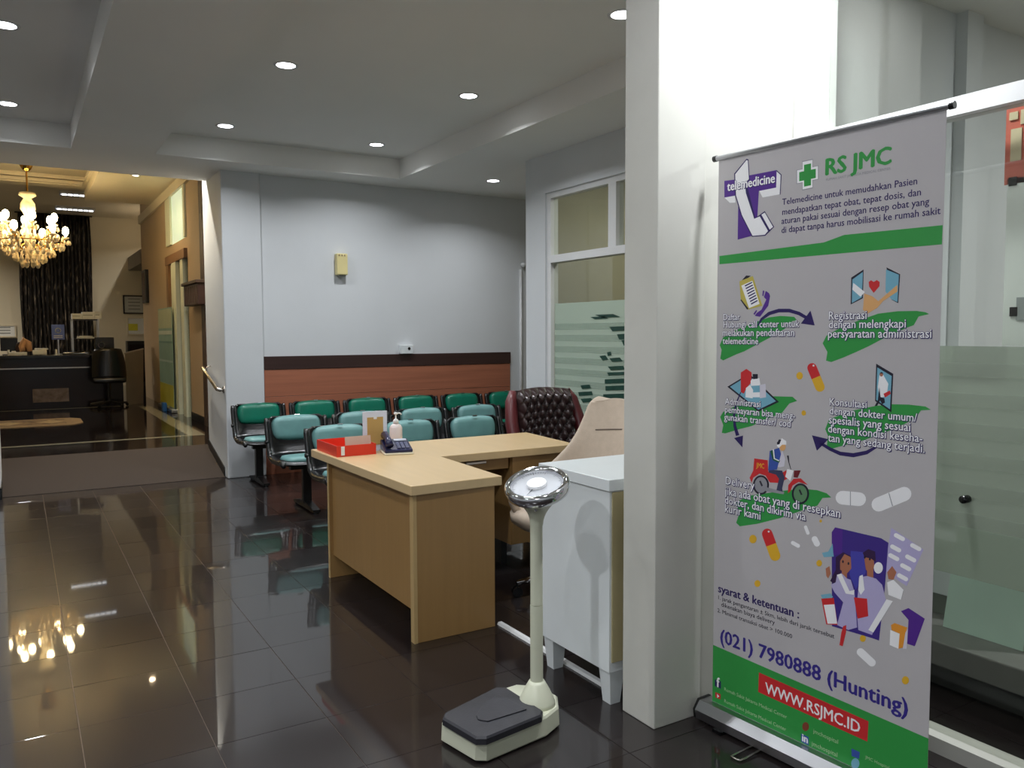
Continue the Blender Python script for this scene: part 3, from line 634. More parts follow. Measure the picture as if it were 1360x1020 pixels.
# ================================================================= SWIVEL CHAIRS
def star_base(t, x, y, top, m, n=5, R=0.29, rot=0.0):
    B().cyl((x, y, 0.09), (x, y, top), 0.028, n=14).build('gas_lift', BLACKM, t, smooth=2)
    B().cyl((x, y, 0.075), (x, y, 0.13), 0.045, n=16).build('hub', m, t, smooth=2)
    for k in range(n):
        a = rot+2*math.pi*k/n; ca, sa = math.cos(a), math.sin(a)
        lg = B().tube([(x+ca*0.03, y+sa*0.03, 0.115), (x+ca*R*0.6, y+sa*R*0.6, 0.10), (x+ca*R, y+sa*R, 0.075)], [0.022, 0.018, 0.014], 8).build('base_arm', m, t, smooth=True)
        c_ = B(); nx, ny = -sa*0.018, ca*0.018
        for s in (-1, 1): c_.cyl((x+ca*R+nx*s*0.4, y+sa*R+ny*s*0.4, 0.028), (x+ca*R+nx*s*1.4, y+sa*R+ny*s*1.4, 0.028), 0.028, n=14)
        c_.cyl((x+ca*R, y+sa*R, 0.03), (x+ca*R, y+sa*R, 0.08), 0.008, n=8); c_.build('caster', BLACKP, lg, smooth=2)
# beige bucket chair, facing the desk return
CX, CY = 2.56, 3.62; FA = math.radians(196)     # facing direction
bc = thing('swivel_chair', 'beige upholstered high-back swivel chair behind the white cabinet', 'chair', (CX, CY, 0))
fwd = Vector((math.cos(FA), math.sin(FA), 0)); sidev = Vector((-math.sin(FA), math.cos(FA), 0)); ctr = Vector((CX, CY, 0))
def tub(u, v):
    ph_ = (u*2-1)*math.radians(152)                   # angle from the back centre
    h = 0.60+0.05*math.cos(ph_)
    z = 0.40+(h-0.40)*v
    r = 0.245+0.055*min(1, v*1.3)
    return ctr - fwd*(math.cos(ph_)*r*1.08) + sidev*(math.sin(ph_)*r)+Vector((0, 0, z))
b = B(); b.grid(tub, 40, 8); b.build('bucket_shell', BEIGE, bc, smooth=True, solid=0.045, sub=1)
HWID = [(0.52, 0.30), (0.60, 0.31), (0.66, 0.295), (0.72, 0.255), (0.78, 0.222), (0.85, 0.203), (0.93, 0.193), (1.00, 0.186), (1.03, 0.172), (1.048, 0.13)]
def backp(u, v):
    n = len(HWID)-1; k = min(n-1, int(v*n)); t = v*n-k
    z = HWID[k][0]*(1-t)+HWID[k+1][0]*t; hw = HWID[k][1]*(1-t)+HWID[k+1][1]*t
    a = u*2-1; tall = max(0, z-0.55)/0.5
    return ctr - fwd*(0.315+0.17*tall**1.15-(0.20*(1-tall)**2+0.05)*a*a) + sidev*(a*hw)+Vector((0, 0, z))
b = B(); b.grid(backp, 14, 27); b.build('high_back', BEIGE, bc, smooth=True, solid=0.05, sub=1)
b = B(); b.lathe([(0, 0.36), (0.14, 0.36), (0.235, 0.385), (0.285, 0.42), (0.288, 0.46), (0.26, 0.485), (0, 0.495)], 32, (CX+fwd.x*0.05, CY+fwd.y*0.05, 0)); b.build('seat_cushion', BEIGE, bc, smooth=True)
# crease of the head pillow, its shade drawn as a thin dark strip
def headpt(a, z):
    tall = (z-0.55)/0.5; return ctr - fwd*(0.315+0.17*tall**1.15-(0.20*(1-tall)**2+0.05)*a*a-0.026) + sidev*(a*0.195)+Vector((0, 0, z))
B().tube([headpt(a*0.12, 0.875+0.002*a) for a in range(-4, 5)], 0.005, 6).build('head_crease', mat('beige_crease_shade', (96, 84, 74), 0.8), bc, smooth=True)
star_base(bc, CX, CY, 0.37, CHROME, rot=math.radians(160))
# tufted executive chair
EX, EY = 3.36, 4.92
ec = thing('executive_chair', 'dark brown button-tufted leather executive chair at the desk end', 'chair', (EX, EY, 0))
def tuft(u, v):
    x = (u*2-1); z = 0.44+0.57*v; X = EX+x*0.255*(1-0.05*v); Yb = EY+0.16+0.06*v+0.05*x*x*-1
    # diamond tufting
    a, b_ = (u*7+v*5.2), (u*7-v*5.2)
    d = abs(math.sin(math.pi*a))*abs(math.sin(math.pi*b_))
    e = min(1, (1-abs(x))*8)*min(1, (1-v)*10)
    return (X, Yb-0.045*math.sqrt(d)*1.0*e-0.05*e-0.02, z+0.02*math.cos(x*1.5))
b = B(); b.grid(tuft, 84, 72); b.build('tufted_back', LEATH, ec, smooth=True)
b = B(); b.prism([(EX-0.27, EY+0.16, 0.42), (EX+0.27, EY+0.16, 0.42), (EX+0.265, EY+0.20, 0.98), (EX-0.265, EY+0.20, 0.98)], (0, 0.06, 0), bev=0.02); b.build('back_shell', LEATH, ec)
for s in (-1, 1):
    B().tube([(EX+s*0.285, EY+0.02, 0.48), (EX+s*0.305, EY+0.06, 0.62), (EX+s*0.30, EY+0.12, 0.78), (EX+s*0.275, EY+0.17, 0.93), (EX+s*0.24, EY+0.20, 1.0)], [0.045, 0.05, 0.05, 0.045, 0.03], 10).build('side_wing', BURG, ec, smooth=True)
    am = B(); am.tube([(EX+s*0.30, EY+0.10, 0.60), (EX+s*0.31, EY-0.10, 0.645), (EX+s*0.31, EY-0.27, 0.64), (EX+s*0.31, EY-0.31, 0.58), (EX+s*0.29, EY-0.22, 0.45)], 0.026, 8)
    am.build('armrest', mat('dark_mahogany', (70, 26, 24), 0.25), ec, smooth=True)
B().obox((EX, EY-0.10, 0.46), (0.52, 0.50, 0.11), bev=0.04, seg=3).build('seat_cushion', LEATH, ec, smooth=True)
star_base(ec, EX, EY-0.08, 0.42, BLACKP, R=0.27, rot=0.3)

# ================================================================= WALL ITEMS
p0, p1 = oy(444, 337, 8.35), oy(459, 366, 8.35)
t = thing('wall_dispenser', 'small cream wall box high on the white back wall', 'wall box', (2.947, 8.35, 2.05))
B().box(p0.x, 8.27, p1.z, p1.x, 8.35, p0.z, bev=0.012, seg=3).build('box_body', mat('yellowed_plastic', (222, 208, 150), 0.4), t)
for k in range(3): B().box(p0.x+0.02+k*0.03, 8.266, p0.z-0.03, p0.x+0.03+k*0.03, 8.27, p0.z-0.012).build('grille_slot', mat('brown_slot', (140, 116, 80), 0.6), t)
B().box(p0.x+0.03, 8.285, p1.z-0.012, p1.x-0.02, 8.33, p1.z).build('outlet_nozzle', mat('grey_plastic', (130, 130, 126), 0.5), t)
p0, p1 = oy(530, 458, 8.33), oy(547, 468, 8.33)
t = thing('wall_socket', 'small white box with a black dot resting on the dado edge', 'socket', (3.69, 8.33, p1.z))
B().box(p0.x, 8.29, 1.212, p1.x, 8.35, p0.z, bev=0.006).build('socket_body', WHITEG, t)
B().cyl((p1.x-0.05, 8.286, 1.27), (p1.x-0.05, 8.292, 1.27), 0.016, n=12).build('socket_dot', BLACKP, t)
q = oy(694, 352, 8.33)
o = B().sphere((q.x, 8.31, q.z), 0.035, 12, 8, (1, 1, 0.8)).build('sensor_dome', TRIMW, smooth=True); tag(o, 'small white sensor on the conduit in the far right corner', 'sensor')

# handrail on the pier
hr = thing('handrail', 'short steel handrail sloping along the pier above the ramp', 'handrail', (1.74, 8.75, 0.88))
B().tube([(1.735, 8.385, 0.885), (1.70, 8.385, 0.885), (1.68, 8.42, 0.892), (1.68, 9.10, 1.072), (1.68, 9.13, 1.078)], 0.019, 12).build('rail', STEEL, hr, smooth=True)
for y, z in ((8.385, 0.885),): B().cyl((1.731, y, z), (1.74, y, z), 0.035, n=16).build('flange', STEEL, hr)
B().tube([(1.68, 9.0, 1.046), (1.70, 9.0, 1.09), (1.738, 9.0, 1.10)], 0.009, 8).build('bracket', STEEL, hr, smooth=True)

# ================================================================= LOBBY FURNITURE
RC = thing('reception_counter', 'long dark polished reception counter in the lobby', 'counter', (0.0, 15.7, LZ))
DKR = mat('dark_red_black_lacquer', (26, 15, 15), 0.18, var=0.3, scale=3)
B().box(-3.6, 15.45, LZ, 1.53, 16.1, 1.05).build('body', DKR, RC)
B().box(-3.65, 15.38, 1.05, 1.53, 16.15, 1.105, bev=0.006).build('counter_top', mat('black_granite', (18, 17, 17), 0.12, var=0.3, scale=30), RC)
a = oy(43, 517, 15.43); b_ = oy(92, 533, 15.43)
B().box(a.x, 15.435, b_.z, b_.x, 15.45, a.z).build('marble_inset', mat('grey_marble', (110, 96, 90), 0.25, var=0.35, scale=14), RC)
a = oy(8, 489, 15.43)
B().box(-3.6, 15.40, 0.88, 1.1, 15.45, 0.90).build('metal_line', STEEL, RC)
pdm = thing('podium', 'taupe slant-topped podium at the right end of the counter', 'podium', (1.7, 15.5, LZ))
B().prism([(1.555, 15.28, LZ), (1.86, 15.60, LZ), (1.885, 15.60, 1.17), (1.555, 15.28, 1.10)], (0.05, 0.45, 0)).build('podium_body', mat('taupe_laminate', (128, 118, 102), 0.5, var=0.05), pdm)
B().prism([(1.545, 15.27, 1.10), (1.89, 15.59, 1.17), (1.89, 15.59, 1.19), (1.545, 15.27, 1.12)], (0.05, 0.47, 0)).build('podium_top', mat('taupe_top', (150, 138, 120), 0.4), pdm)
# office chair in front of the counter
oc = thing('office_chair', 'black office chair with rounded back at the reception counter', 'chair', (1.28, 15.0, LZ))
def obk(u, v):
    a_ = (u*2-1)*1.0; return (1.28+0.30*math.sin(a_)*(1-0.25*v**3), 15.02-0.22*math.cos(a_)+0.2+0.05*v, LZ+0.45+0.50*v+0.03*math.cos(a_*1.4))
B().grid(obk, 16, 10).build('backrest', BLACKP, oc, smooth=True, solid=0.05)
B().obox((1.28, 15.12, LZ+0.45), (0.5, 0.46, 0.09), bev=0.035, seg=3).build('seat', BLACKP, oc, smooth=True)
B().cyl((1.28, 15.12, LZ+0.08), (1.28, 15.12, LZ+0.42), 0.03, n=10).build('gas_lift', BLACKM, oc)
for k in range(5):
    a_ = 2*math.pi*k/5+0.3; B().tube([(1.28, 15.12, LZ+0.09), (1.28+0.29*math.cos(a_), 15.12+0.29*math.sin(a_), LZ+0.05)], 0.02, 6).build('base_arm', BLACKM, oc)
    B().sphere((1.28+0.29*math.cos(a_), 15.12+0.29*math.sin(a_), LZ+0.027), 0.027, 8, 6).build('caster', BLACKP, oc)
# wire rack with papers
sr = thing('paper_rack', 'metal two-tier rack loaded with white boxes behind the counter', 'rack', (1.08, 16.6, 0))
p0, p1 = oy(95, 424, 16.6), oy(131, 470, 16.6)
rk = B()
for x in (p0.x, p1.x):
    for y in (16.45, 16.75): rk.box(x-0.012, y-0.012, LZ, x+0.012, y+0.012, p0.z)
rk.build('uprights', ALU, sr)
for z in (p0.z-0.006, oy(95, 450, 16.6).z, p1.z-0.05, 0.6): B().box(p0.x-0.01, 16.44, z-0.012, p1.x+0.01, 16.76, z+0.006).build('shelf', mat('dark_shelf', (34, 32, 32), 0.4), sr)
z = p0.z+0.0005
for k, (x0, x1, h, c_) in enumerate(((0.0, 0.16, 0.10, 'white paper box at the left end of the rack top'), (0.165, 0.36, 0.13, 'large white paper box in the middle of the rack top'), (0.365, 0.47, 0.14, 'grey-white box at the right end of the rack top'))):
    t = thing('paper_box', c_, 'box', (p0.x+(x0+x1)/2, 16.6, z)); B().box(p0.x+x0, 16.46, z, p0.x+x1, 16.74, z+h, bev=0.004).build('carton', PAPER, t); B().box(p0.x+x0+0.01, 16.455, z+h*0.5, p0.x+x1-0.03, 16.46, z+h*0.58).build('printed_band', mat('grey_plastic', (130, 130, 126), 0.5), t)
z2 = oy(95, 450, 16.6).z+0.006
t = thing('paper_stack', 'loose white papers on the middle tier of the rack', 'papers', (1.1, 16.6, z2))
for k in range(4): B().obox((p0.x+0.22+random.uniform(-0.03, 0.03), 16.6, z2+0.006+k*0.012), (0.34-0.05*k, 0.24, 0.010), rz=random.uniform(-0.1, 0.1)).build('sheet_bundle', PAPER, t)
# things on the counter
CT = 1.105
t = thing('counter_sign', 'blue notice with a white ring standing behind the counter', 'sign', (0.62, 16.0, CT))
p0, p1 = oy(68, 431, 16.0), oy(86, 451, 16.0)
B().box(p0.x, 15.99, p1.z, p1.x, 16.0, p0.z).build('notice', mat('blue_print', (92, 112, 186), 0.4), t)
cx_, cz_ = (p0.x+p1.x)/2, (p0.z*0.6+p1.z*0.4)
B().tube([(cx_+0.04*math.cos(k*math.pi/8), 15.985, cz_+0.04*math.sin(k*math.pi/8)) for k in range(16)], 0.006, 4, closed=True).build('white_ring', PAPER, t)
for k in range(2): B().box(p0.x+0.03, 15.987, p1.z+0.03+k*0.03, p1.x-0.03, 15.99, p1.z+0.042+k*0.03).build('print_line', PAPER, t)
B().box(cx_-0.01, 15.992, CT, cx_+0.01, 15.998, p1.z).box(cx_-0.06, 15.96, CT, cx_+0.06, 16.04, CT+0.008).build('stand', ALU, t)
def on_counter(name, label, cat, px0, px1, py, Yc, m, d=0.12, bev=0.01):
    a = oy(px0, py, Yc); b2 = oy(px1, py, Yc)
    t = thing(name, label, cat, ((a.x+b2.x)/2, Yc, CT))
    B().box(a.x, Yc-d/2, CT, b2.x, Yc+d/2, a.z, bev=bev).build('body', m, t)
    return t, a, b2
t, a, b2 = on_counter('papers_pile', 'untidy pile of white papers on the counter left of the blue notice', 'papers', 43, 62, 465, 15.6, PAPER, 0.22, 0.015)
B().obox((a.x+0.13, 15.6, a.z+0.016), (0.16, 0.18, 0.03), rz=0.3, bev=0.01).build('top_sheets', PAPER, t)
t, a, b2 = on_counter('pen_holder', 'small white cup on the counter below the blue notice', 'cup', 73, 76, 464, 15.6, PAPER, 0.04, 0.006)
B().cyl((a.x+0.02, 15.6, a.z), (a.x+0.03, 15.6, a.z+0.05), 0.004, n=6).build('pen', NAVY, t)
t, a, b2 = on_counter('white_tray', 'flat white paper tray on the counter, left end in view', 'tray', 11, 36, 468, 15.6, PAPER, 0.2, 0.006)
B().box(a.x-0.01, 15.55, CT, a.x+0.02, 15.62, a.z+0.04).build('tray_end', PAPER, t)
t, a, b2 = on_counter('cable_bundle', 'grey jumble of cables and papers on the counter before the rack', 'cables', 84, 118, 468, 15.65, ALU, 0.16, 0.012)
B().tube([(b2.x-0.4, 15.55, CT+0.012), (b2.x-0.2, 15.52, CT+0.03), (b2.x, 15.55, CT+0.05), (b2.x+0.1, 15.6, CT+0.012)], 0.01, 6).build('cable', BLACKP, t)
t = thing('cloth_bundle', 'peach rounded bundle on the counter beside the papers', 'bundle', (0.1, 15.9, CT))
a = oy(31, 452, 15.75); B().tube([(a.x-0.02, 15.78, CT+0.056), (a.x-0.03, 15.78, CT+0.14), (a.x+0.02, 15.78, CT+0.25), (a.x+0.07, 15.78, CT+0.20), (a.x+0.08, 15.78, CT+0.056)], [0.05, 0.055, 0.05, 0.05, 0.045], 8).build('bundle_body', mat('peach_cloth', (196, 150, 110), 0.7), t, smooth=True)
B().sphere((a.x-0.06, 15.80, CT+0.11), 0.09, 10, 8, (0.7, 0.6, 1.2)).build('dark_fold', mat('dark_brown_cloth', (50, 30, 24), 0.7), t, smooth=True)
# monitors
def monitor(px0, px1, py0, py1, Yc, label):
    a, b2 = oy(px0, py0, Yc), oy(px1, py1, Yc)
    t = thing('monitor', label, 'monitor', ((a.x+b2.x)/2, Yc, CT))
    B().box(a.x, Yc, b2.z, b2.x, Yc+0.03, a.z, bev=0.006).build('screen_back', BLACKP, t)
    cx_ = (a.x+b2.x)/2
    B().box(cx_-0.03, Yc+0.03, CT, cx_+0.03, Yc+0.05, b2.z+0.1).box(cx_-0.1, Yc-0.05, CT, cx_+0.1, Yc+0.1, CT+0.012).build('stand', BLACKM, t)
    return t, a, b2
monitor(0, 24, 449, 466, 15.95, 'dark monitor on the counter at the left edge')
t, a, b2 = monitor(126, 152, 448, 468, 15.95, 'dark monitor on the counter right of the rack')
B().tube([(a.x+0.10+0.05*math.cos(k*math.pi/6), 15.945, a.z-0.14+0.05*math.sin(k*math.pi/6)) for k in range(12)], 0.006, 4, closed=True).build('ring_emblem', ALU, t)
# printer-like dark box on the far wall side, cup
t = thing('dark_cabinet', 'dark low cabinet against the far wall right of the reception', 'cabinet', (2.4, 21.0, LZ))
p0, p1 = oy(169, 453, 20.9), oy(200, 475, 20.9)
B().box(p0.x, 20.9, LZ, p1.x, 21.27, p0.z).build('body', BLACKM, t); B().box(p0.x+0.04, 20.88, LZ+0.1, p1.x-0.04, 20.9, p0.z-0.08).build('door', DKR, t)
# curtain: dark strips, pale glints put into the cloth colour
ct = thing('curtain', 'tall dark patterned curtain with painted glints behind the reception', 'curtain', (0.75, 21.2, 0.6))
p0, p1 = oy(23, 290, 21.2), oy(126, 480, 21.2)
def cur(u, v): return (p0.x+(p1.x-p0.x)*u+0.01*math.sin(v*9+u*20), 21.2-0.03*math.sin(u*2*math.pi*17)-0.012*math.sin(u*2*math.pi*41), 0.5+(4.15-0.5)*v)
CURT = mat('dark_cloth_painted_glints', (26, 21, 18), 0.5, scale=9, stretch=(3, 1, 0.5), col2=(132, 118, 102))
CURT.node_tree.nodes['Color Ramp'].color_ramp.elements[0].position = 0.56 if 'Color Ramp' in CURT.node_tree.nodes else 0.5
B().grid(cur, 170, 10).build('cloth', CURT, ct, smooth=True, solid=0.006)
B().cyl((p0.x-0.05, 21.2, 4.15), (p1.x+0.05, 21.2, 4.15), 0.015, n=8).build('curtain_rod', BLACKM, ct)
# framed certificates etc on the far wall
def framed(px0, py0, px1, py1, Yw, label, fm, pm_, lines=4, name='picture_frame', cat='frame'):
    a, b2 = oy(px0, py0, Yw), oy(px1, py1, Yw)
    t = thing(name, label, cat, ((a.x+b2.x)/2, Yw, b2.z)); f = B(); w_ = 0.03
    f.box(a.x, Yw-0.03, b2.z, a.x+w_, Yw, a.z); f.box(b2.x-w_, Yw-0.03, b2.z, b2.x, Yw, a.z); f.box(a.x+w_, Yw-0.03, b2.z, b2.x-w_, Yw, b2.z+w_); f.box(a.x+w_, Yw-0.03, a.z-w_, b2.x-w_, Yw, a.z)
    f.build('frame', fm, t); B().box(a.x+w_, Yw-0.015, b2.z+w_, b2.x-w_, Yw, a.z-w_).build('sheet', pm_, t)
    for k in range(lines):
        zz = a.z-(a.z-b2.z)*(k+1.2)/(lines+1.5); B().box(a.x+w_+0.08, Yw-0.017, zz, b2.x-w_-0.08, Yw-0.015, zz+0.02).build('print_line', mat('grey_print', (120, 120, 118), 0.6), t)
    return t, a, b2
framed(163, 392, 193, 417, 21.3, 'dark-framed certificate on the far lobby wall', BLACKM, mat('pale_certificate', (190, 190, 182), 0.5))
t, a, b2 = framed(168, 421, 193, 445, 21.3, 'pale notice with a yellow patch below the certificate', WALLC, PAPER, 0, 'wall_notice', 'notice')
p0, p1 = oy(169, 430, 21.28), oy(183, 439, 21.28)
B().box(p0.x, 21.275, p1.z, p1.x, 21.284, p0.z).build('yellow_patch', mat('yellow_print', (206, 200, 60), 0.5), t)
t, a, b2 = framed(-20, 431, 22, 448, 21.3, 'pale lettered board on the far wall left of the curtain', WALLC, PAPER, 3, 'wall_board', 'board')
# framed picture on the tan wall, seen edge-on
pf = thing('picture_frame', 'narrow dark picture frame on the tan lobby wall, seen edge-on', 'frame', (2.06, 15.75, 1.8))
p0, p1 = ox(190, 360, 2.07), ox(196, 402, 2.07)
B().box(2.04, p1.y, p1.z, 2.10, p0.y, p0.z, bev=0.006).build('frame', BLACKM, pf); B().box(2.036, p1.y+0.08, p1.z+0.05, 2.04, p0.y-0.08, p0.z-0.05).build('picture', mat('brown_print', (84, 62, 46), 0.5), pf)
# dark signboard on the tan wall next to the post
sgn = thing('wall_sign', 'dark brown projecting board on the tan wall by the timber post', 'sign', (2.0, 12.0, 2.0))
p0, p1 = ox(251, 377, 2.05), ox(271, 404, 2.05)
B().box(1.98, p1.y, p1.z, 2.10, p0.y, p0.z-0.04, bev=0.006).build('board', mat('dark_brown_board', (60, 38, 32), 0.45, var=0.15), sgn)
B().box(1.95, p1.y-0.03, p0.z-0.04, 2.10, p0.y+0.03, p0.z, bev=0.006).build('cap_ledge', mat('dark_brown_timber', (72, 54, 44), 0.5), sgn)
for k in range(7):
    yy = p1.y+(p0.y-p1.y)*(k+0.5)/7; B().box(1.976, yy-0.02, p1.z+0.03, 1.98, yy+0.02, p0.z-0.07).build('slat', mat('dark_brown_slat', (78, 50, 42), 0.45), sgn)
# teal roll-up banner in the lobby
tb = thing('teal_banner', 'pale teal roll-up banner with yellow foot by the lobby door', 'banner', (2.05, 14.6, LZ))
p0, p1 = ox(213, 408, 2.02), ox(230, 536, 2.02)
def tby(px): return ox(px, 470, 2.02).y
ya, yb = tby(230), tby(212)
zt = ox(220, 409, 2.02).z
B().box(2.015, ya, LZ+0.06, 2.02, yb, zt).build('sheet', mat('teal_print', (128, 160, 152), 0.5, var=0.1, scale=3), tb)
for k, (z0, z1, cc) in enumerate(((LZ+0.08, LZ+0.42, (176, 172, 60)), (zt-0.32, zt-0.02, (170, 178, 150)), (zt-0.42, zt-0.36, (190, 200, 190)), (1.0, 1.03, (170, 190, 186)), (1.3, 1.33, (100, 136, 132)))):
    B().box(2.012, ya+0.02, z0, 2.015, yb-0.02, z1).build('print_band', mat('teal_band%d' % k, cc, 0.5), tb)
B().box(1.97, ya-0.02, LZ, 2.06, yb+0.02, LZ+0.06, bev=0.01).build('base', ALU, tb)
o = B().box(1.90, 13.62, LZ, 1.96, 13.78, LZ+0.14, bev=0.01).build('blue_bin', mat('blue_plastic', (30, 90, 150), 0.4)); tag(o, 'small blue box on the lobby floor by the door', 'box')
# rug
rg_ = thing('rug', 'patterned beige rug on the lobby floor', 'rug', (-0.4, 12.9, LZ))
rx0, rx1, ry0, ry1 = -1.6, 0.73, 12.35, 13.35
B().prism([(rx0, ry0, LZ+0.0005), (rx1-0.12, ry0, LZ+0.0005), (rx1, ry0+0.2, LZ+0.0005), (rx1, ry1-0.2, LZ+0.0005), (rx1-0.12, ry1, LZ+0.0005), (rx0, ry1, LZ+0.0005)], (0, 0, 0.008)).build('rug_body', mat('rug_border', (150, 126, 92), 0.9, var=0.15, scale=30), rg_)
B().box(rx0+0.1, ry0+0.16, LZ+0.0085, rx1-0.2, ry1-0.16, LZ+0.0095).build('rug_field', mat('rug_field', (74, 56, 42), 0.9, scale=9, col2=(160, 134, 96)), rg_)
for k in range(4):
    cx_ = 0.35-k*0.5; B().prism([(cx_-0.18, 12.85, LZ+0.0098), (cx_, 12.6, LZ+0.0098), (cx_+0.18, 12.85, LZ+0.0098), (cx_, 13.1, LZ+0.0098)], (0, 0, 0.001)).build('rug_medallion', mat('rug_medallion', (172, 150, 112), 0.9, var=0.2, scale=20), rg_)

# ================================================================= BEHIND THE NEAR GLASS
p = lambda x, y, X: ox(x, y, X)
lg_ = thing('stone_ledge', 'dark grey ledge inside the glazed room at the right', 'ledge', (3.3, 1.6, 0))
B().box(3.10, 0.2, 0.10, 3.55, 2.15, 0.20, bev=0.006).build('ledge_top', mat('grey_stone', (112, 112, 108), 0.5, var=0.1, scale=10), lg_)
B().box(3.16, 0.25, 0, 3.5, 2.1, 0.10).build('ledge_base', mat('dark_grey_stone', (60, 60, 58), 0.6), lg_)
pn = thing('leaning_panel', 'tall pale green panel standing on the ledge behind the glass', 'panel', (3.3, 1.3, 0.2))
a, b2 = p(1272, 700, 3.28), p(1372, 700, 3.28)
c_, d_ = p(1250, 900, 3.28), p(1350, 950, 3.28)
B().prism([(3.28, a.y, a.z), (3.28, b2.y, a.z), (3.28, b2.y+0.02, 0.201), (3.28, c_.y, 0.201)], (0.02, 0, 0)).build('panel_sheet', mat('pale_green_board', (206, 232, 218), 0.35, var=0.04), pn)
B().box(3.275, b2.y-0.012, 0.201, 3.305, b2.y, a.z).build('panel_edge', ALU, pn)
bx = thing('storage_box', 'white storage box on the ledge behind the glass', 'box', (3.4, 1.9, 0.2))
a, b2 = p(1215, 706, 3.42), p(1282, 800, 3.42)
B().box(3.42, b2.y, 0.201, 3.54, a.y+0.06, b2.z+0.01).build('lower_shelf', mat('grey_board', (120, 126, 118), 0.6), bx)
B().box(3.40, b2.y, b2.z+0.01, 3.55, a.y+0.06, a.z, bev=0.004).build('box_body', WHITEG, bx)
for nm_, lab, cat, (x0_, y0_, x1_, y1_), mm_ in (('wall_poster', 'red and cream poster at the top right behind the glass', 'poster', (1337, 142, 1400, 236), mat('faded_red_print', (214, 112, 96), 0.5)),
                                          ('paper_notice', 'large white paper notice behind the glass at the right edge', 'notice', (1338, 238, 1400, 460), mat('pale_notice', (236, 240, 240), 0.5))):
    a, b2 = p(x0_, y0_, 2.80), p(x1_, y1_, 2.80)
    t = thing(nm_, lab, cat, (2.8, (a.y+b2.y)/2, b2.z)); B().box(2.80, b2.y, b2.z, 2.803, a.y, p(x0_, y0_, 2.8).z).build('sheet', mm_, t)
    if nm_ == 'wall_poster':
        for (xa, ya_, xb, yb_) in ((1341, 150, 1352, 158), (1343, 172, 1356, 212), (1356, 146, 1380, 160)):
            q0, q1 = p(xa, ya_, 2.797), p(xb, yb_, 2.797); B().box(2.796, q1.y, q1.z, 2.80, q0.y, q0.z).build('cream_patch', mat('cream_print', (222, 208, 176), 0.5), t)
    else:
        for (xa, ya_, xb, yb_) in ((1341, 408, 1351, 420), (1340, 236, 1350, 246)):
            q0, q1 = p(xa, ya_, 2.797), p(xb, yb_, 2.797); B().box(2.796, q1.y, q1.z, 2.80, q0.y, q0.z).build('dark_mark', BLACKP, t)
        q0, q1 = p(1350, 395, 2.797), p(1385, 425, 2.797); B().box(2.797, q1.y, q1.z, 2.80, q0.y, q0.z).build('grey_patch', mat('grey_print2', (160, 166, 168), 0.5), t)

# ================================================================= ROLL-UP BANNER
BO = Vector((2.152, 2.120, 0.0)); BU = Vector((0.0668, -0.99777, 0)); BN = Vector((-0.99777, -0.0668, 0)); BW = 0.80
def bp(px, py, lay=0):
    d = ray(px, py); k = (BO-CAM).dot(BN)/d.dot(BN); P = CAM+d*k
    return P + BN*(0.00009*lay)
def buv(P): v = P-BO; return v.dot(BU), v.z
bn = thing('rollup_banner', 'white and green telemedicine roll-up banner standing before the pier', 'banner', (BO.x+BU.x*0.4, BO.y+BU.y*0.4, 0))
def bpt(u, z, n=0): return BO+BU*u+Vector((0, 0, z))+BN*n
b = B(); b.prism([bpt(0, 0.07, -0.0012), bpt(BW, 0.07, -0.0012), bpt(BW, 2.05, -0.0012), bpt(0, 2.05, -0.0012)], BN*0.0010); b.build('print_sheet', mat('banner_white', (188, 184, 186), 0.45, var=0.015, scale=3), bn)
b = B(); b.prism([bpt(-0.035, 0.012, 0.05), bpt(-0.035, 0.012, -0.05), bpt(-0.035, 0.045, -0.055), bpt(-0.035, 0.075, -0.03), bpt(-0.035, 0.075, 0.03), bpt(-0.035, 0.045, 0.055)], BU*(BW+0.07)); b.build('base_housing', ALU, bn)
b = B(); b.prism([bpt(-0.045, 0.012, 0.05), bpt(-0.045, 0.012, -0.05), bpt(-0.045, 0.045, -0.055), bpt(-0.045, 0.078, -0.03), bpt(-0.045, 0.078, 0.03), bpt(-0.045, 0.045, 0.055)], BU*0.010); b.build('end_cap', BLACKP, bn)
b = B(); b.cyl(bpt(-0.015, 2.056, 0.0), bpt(BW+0.015, 2.056, 0.0), 0.0095, n=12); b.build('top_rail', ALU, bn, smooth=2)
for u in (-0.022, BW+0.008): b = B(); b.cyl(bpt(u, 2.056, 0), bpt(u+0.014, 2.056, 0), 0.011, n=12); b.build('rail_cap', BLACKP, bn, smooth=2)
B().cyl(bpt(0.4, 0.05, -0.02), bpt(0.4, 2.05, -0.016), 0.008, n=10).build('support_pole', ALU, bn)
for u in (0.23, 0.62):
    q = [bpt(u-0.012, 0.010, 0.04), bpt(u-0.014, 0.006, 0.13), bpt(u-0.012, 0.006, 0.155), bpt(u+0.012, 0.006, 0.155), bpt(u+0.022, 0.006, 0.15), bpt(u+0.024, 0.006, 0.13), bpt(u+0.022, 0.010, 0.04)]
    B().tube(q, 0.004, 6).build('wire_foot', STEEL, bn, smooth=True)
B().box(BO.x-0.04, BO.y-0.62, 0.0, BO.x+0.07, BO.y-0.58, 0.012).box(BO.x-0.06, BO.y-0.10, 0.0, BO.x+0.05, BO.y-0.06, 0.012).build('foot_pad', BLACKP, bn)
def pm2(name, c): return mat('print_'+name, c, 0.45, var=0.02)
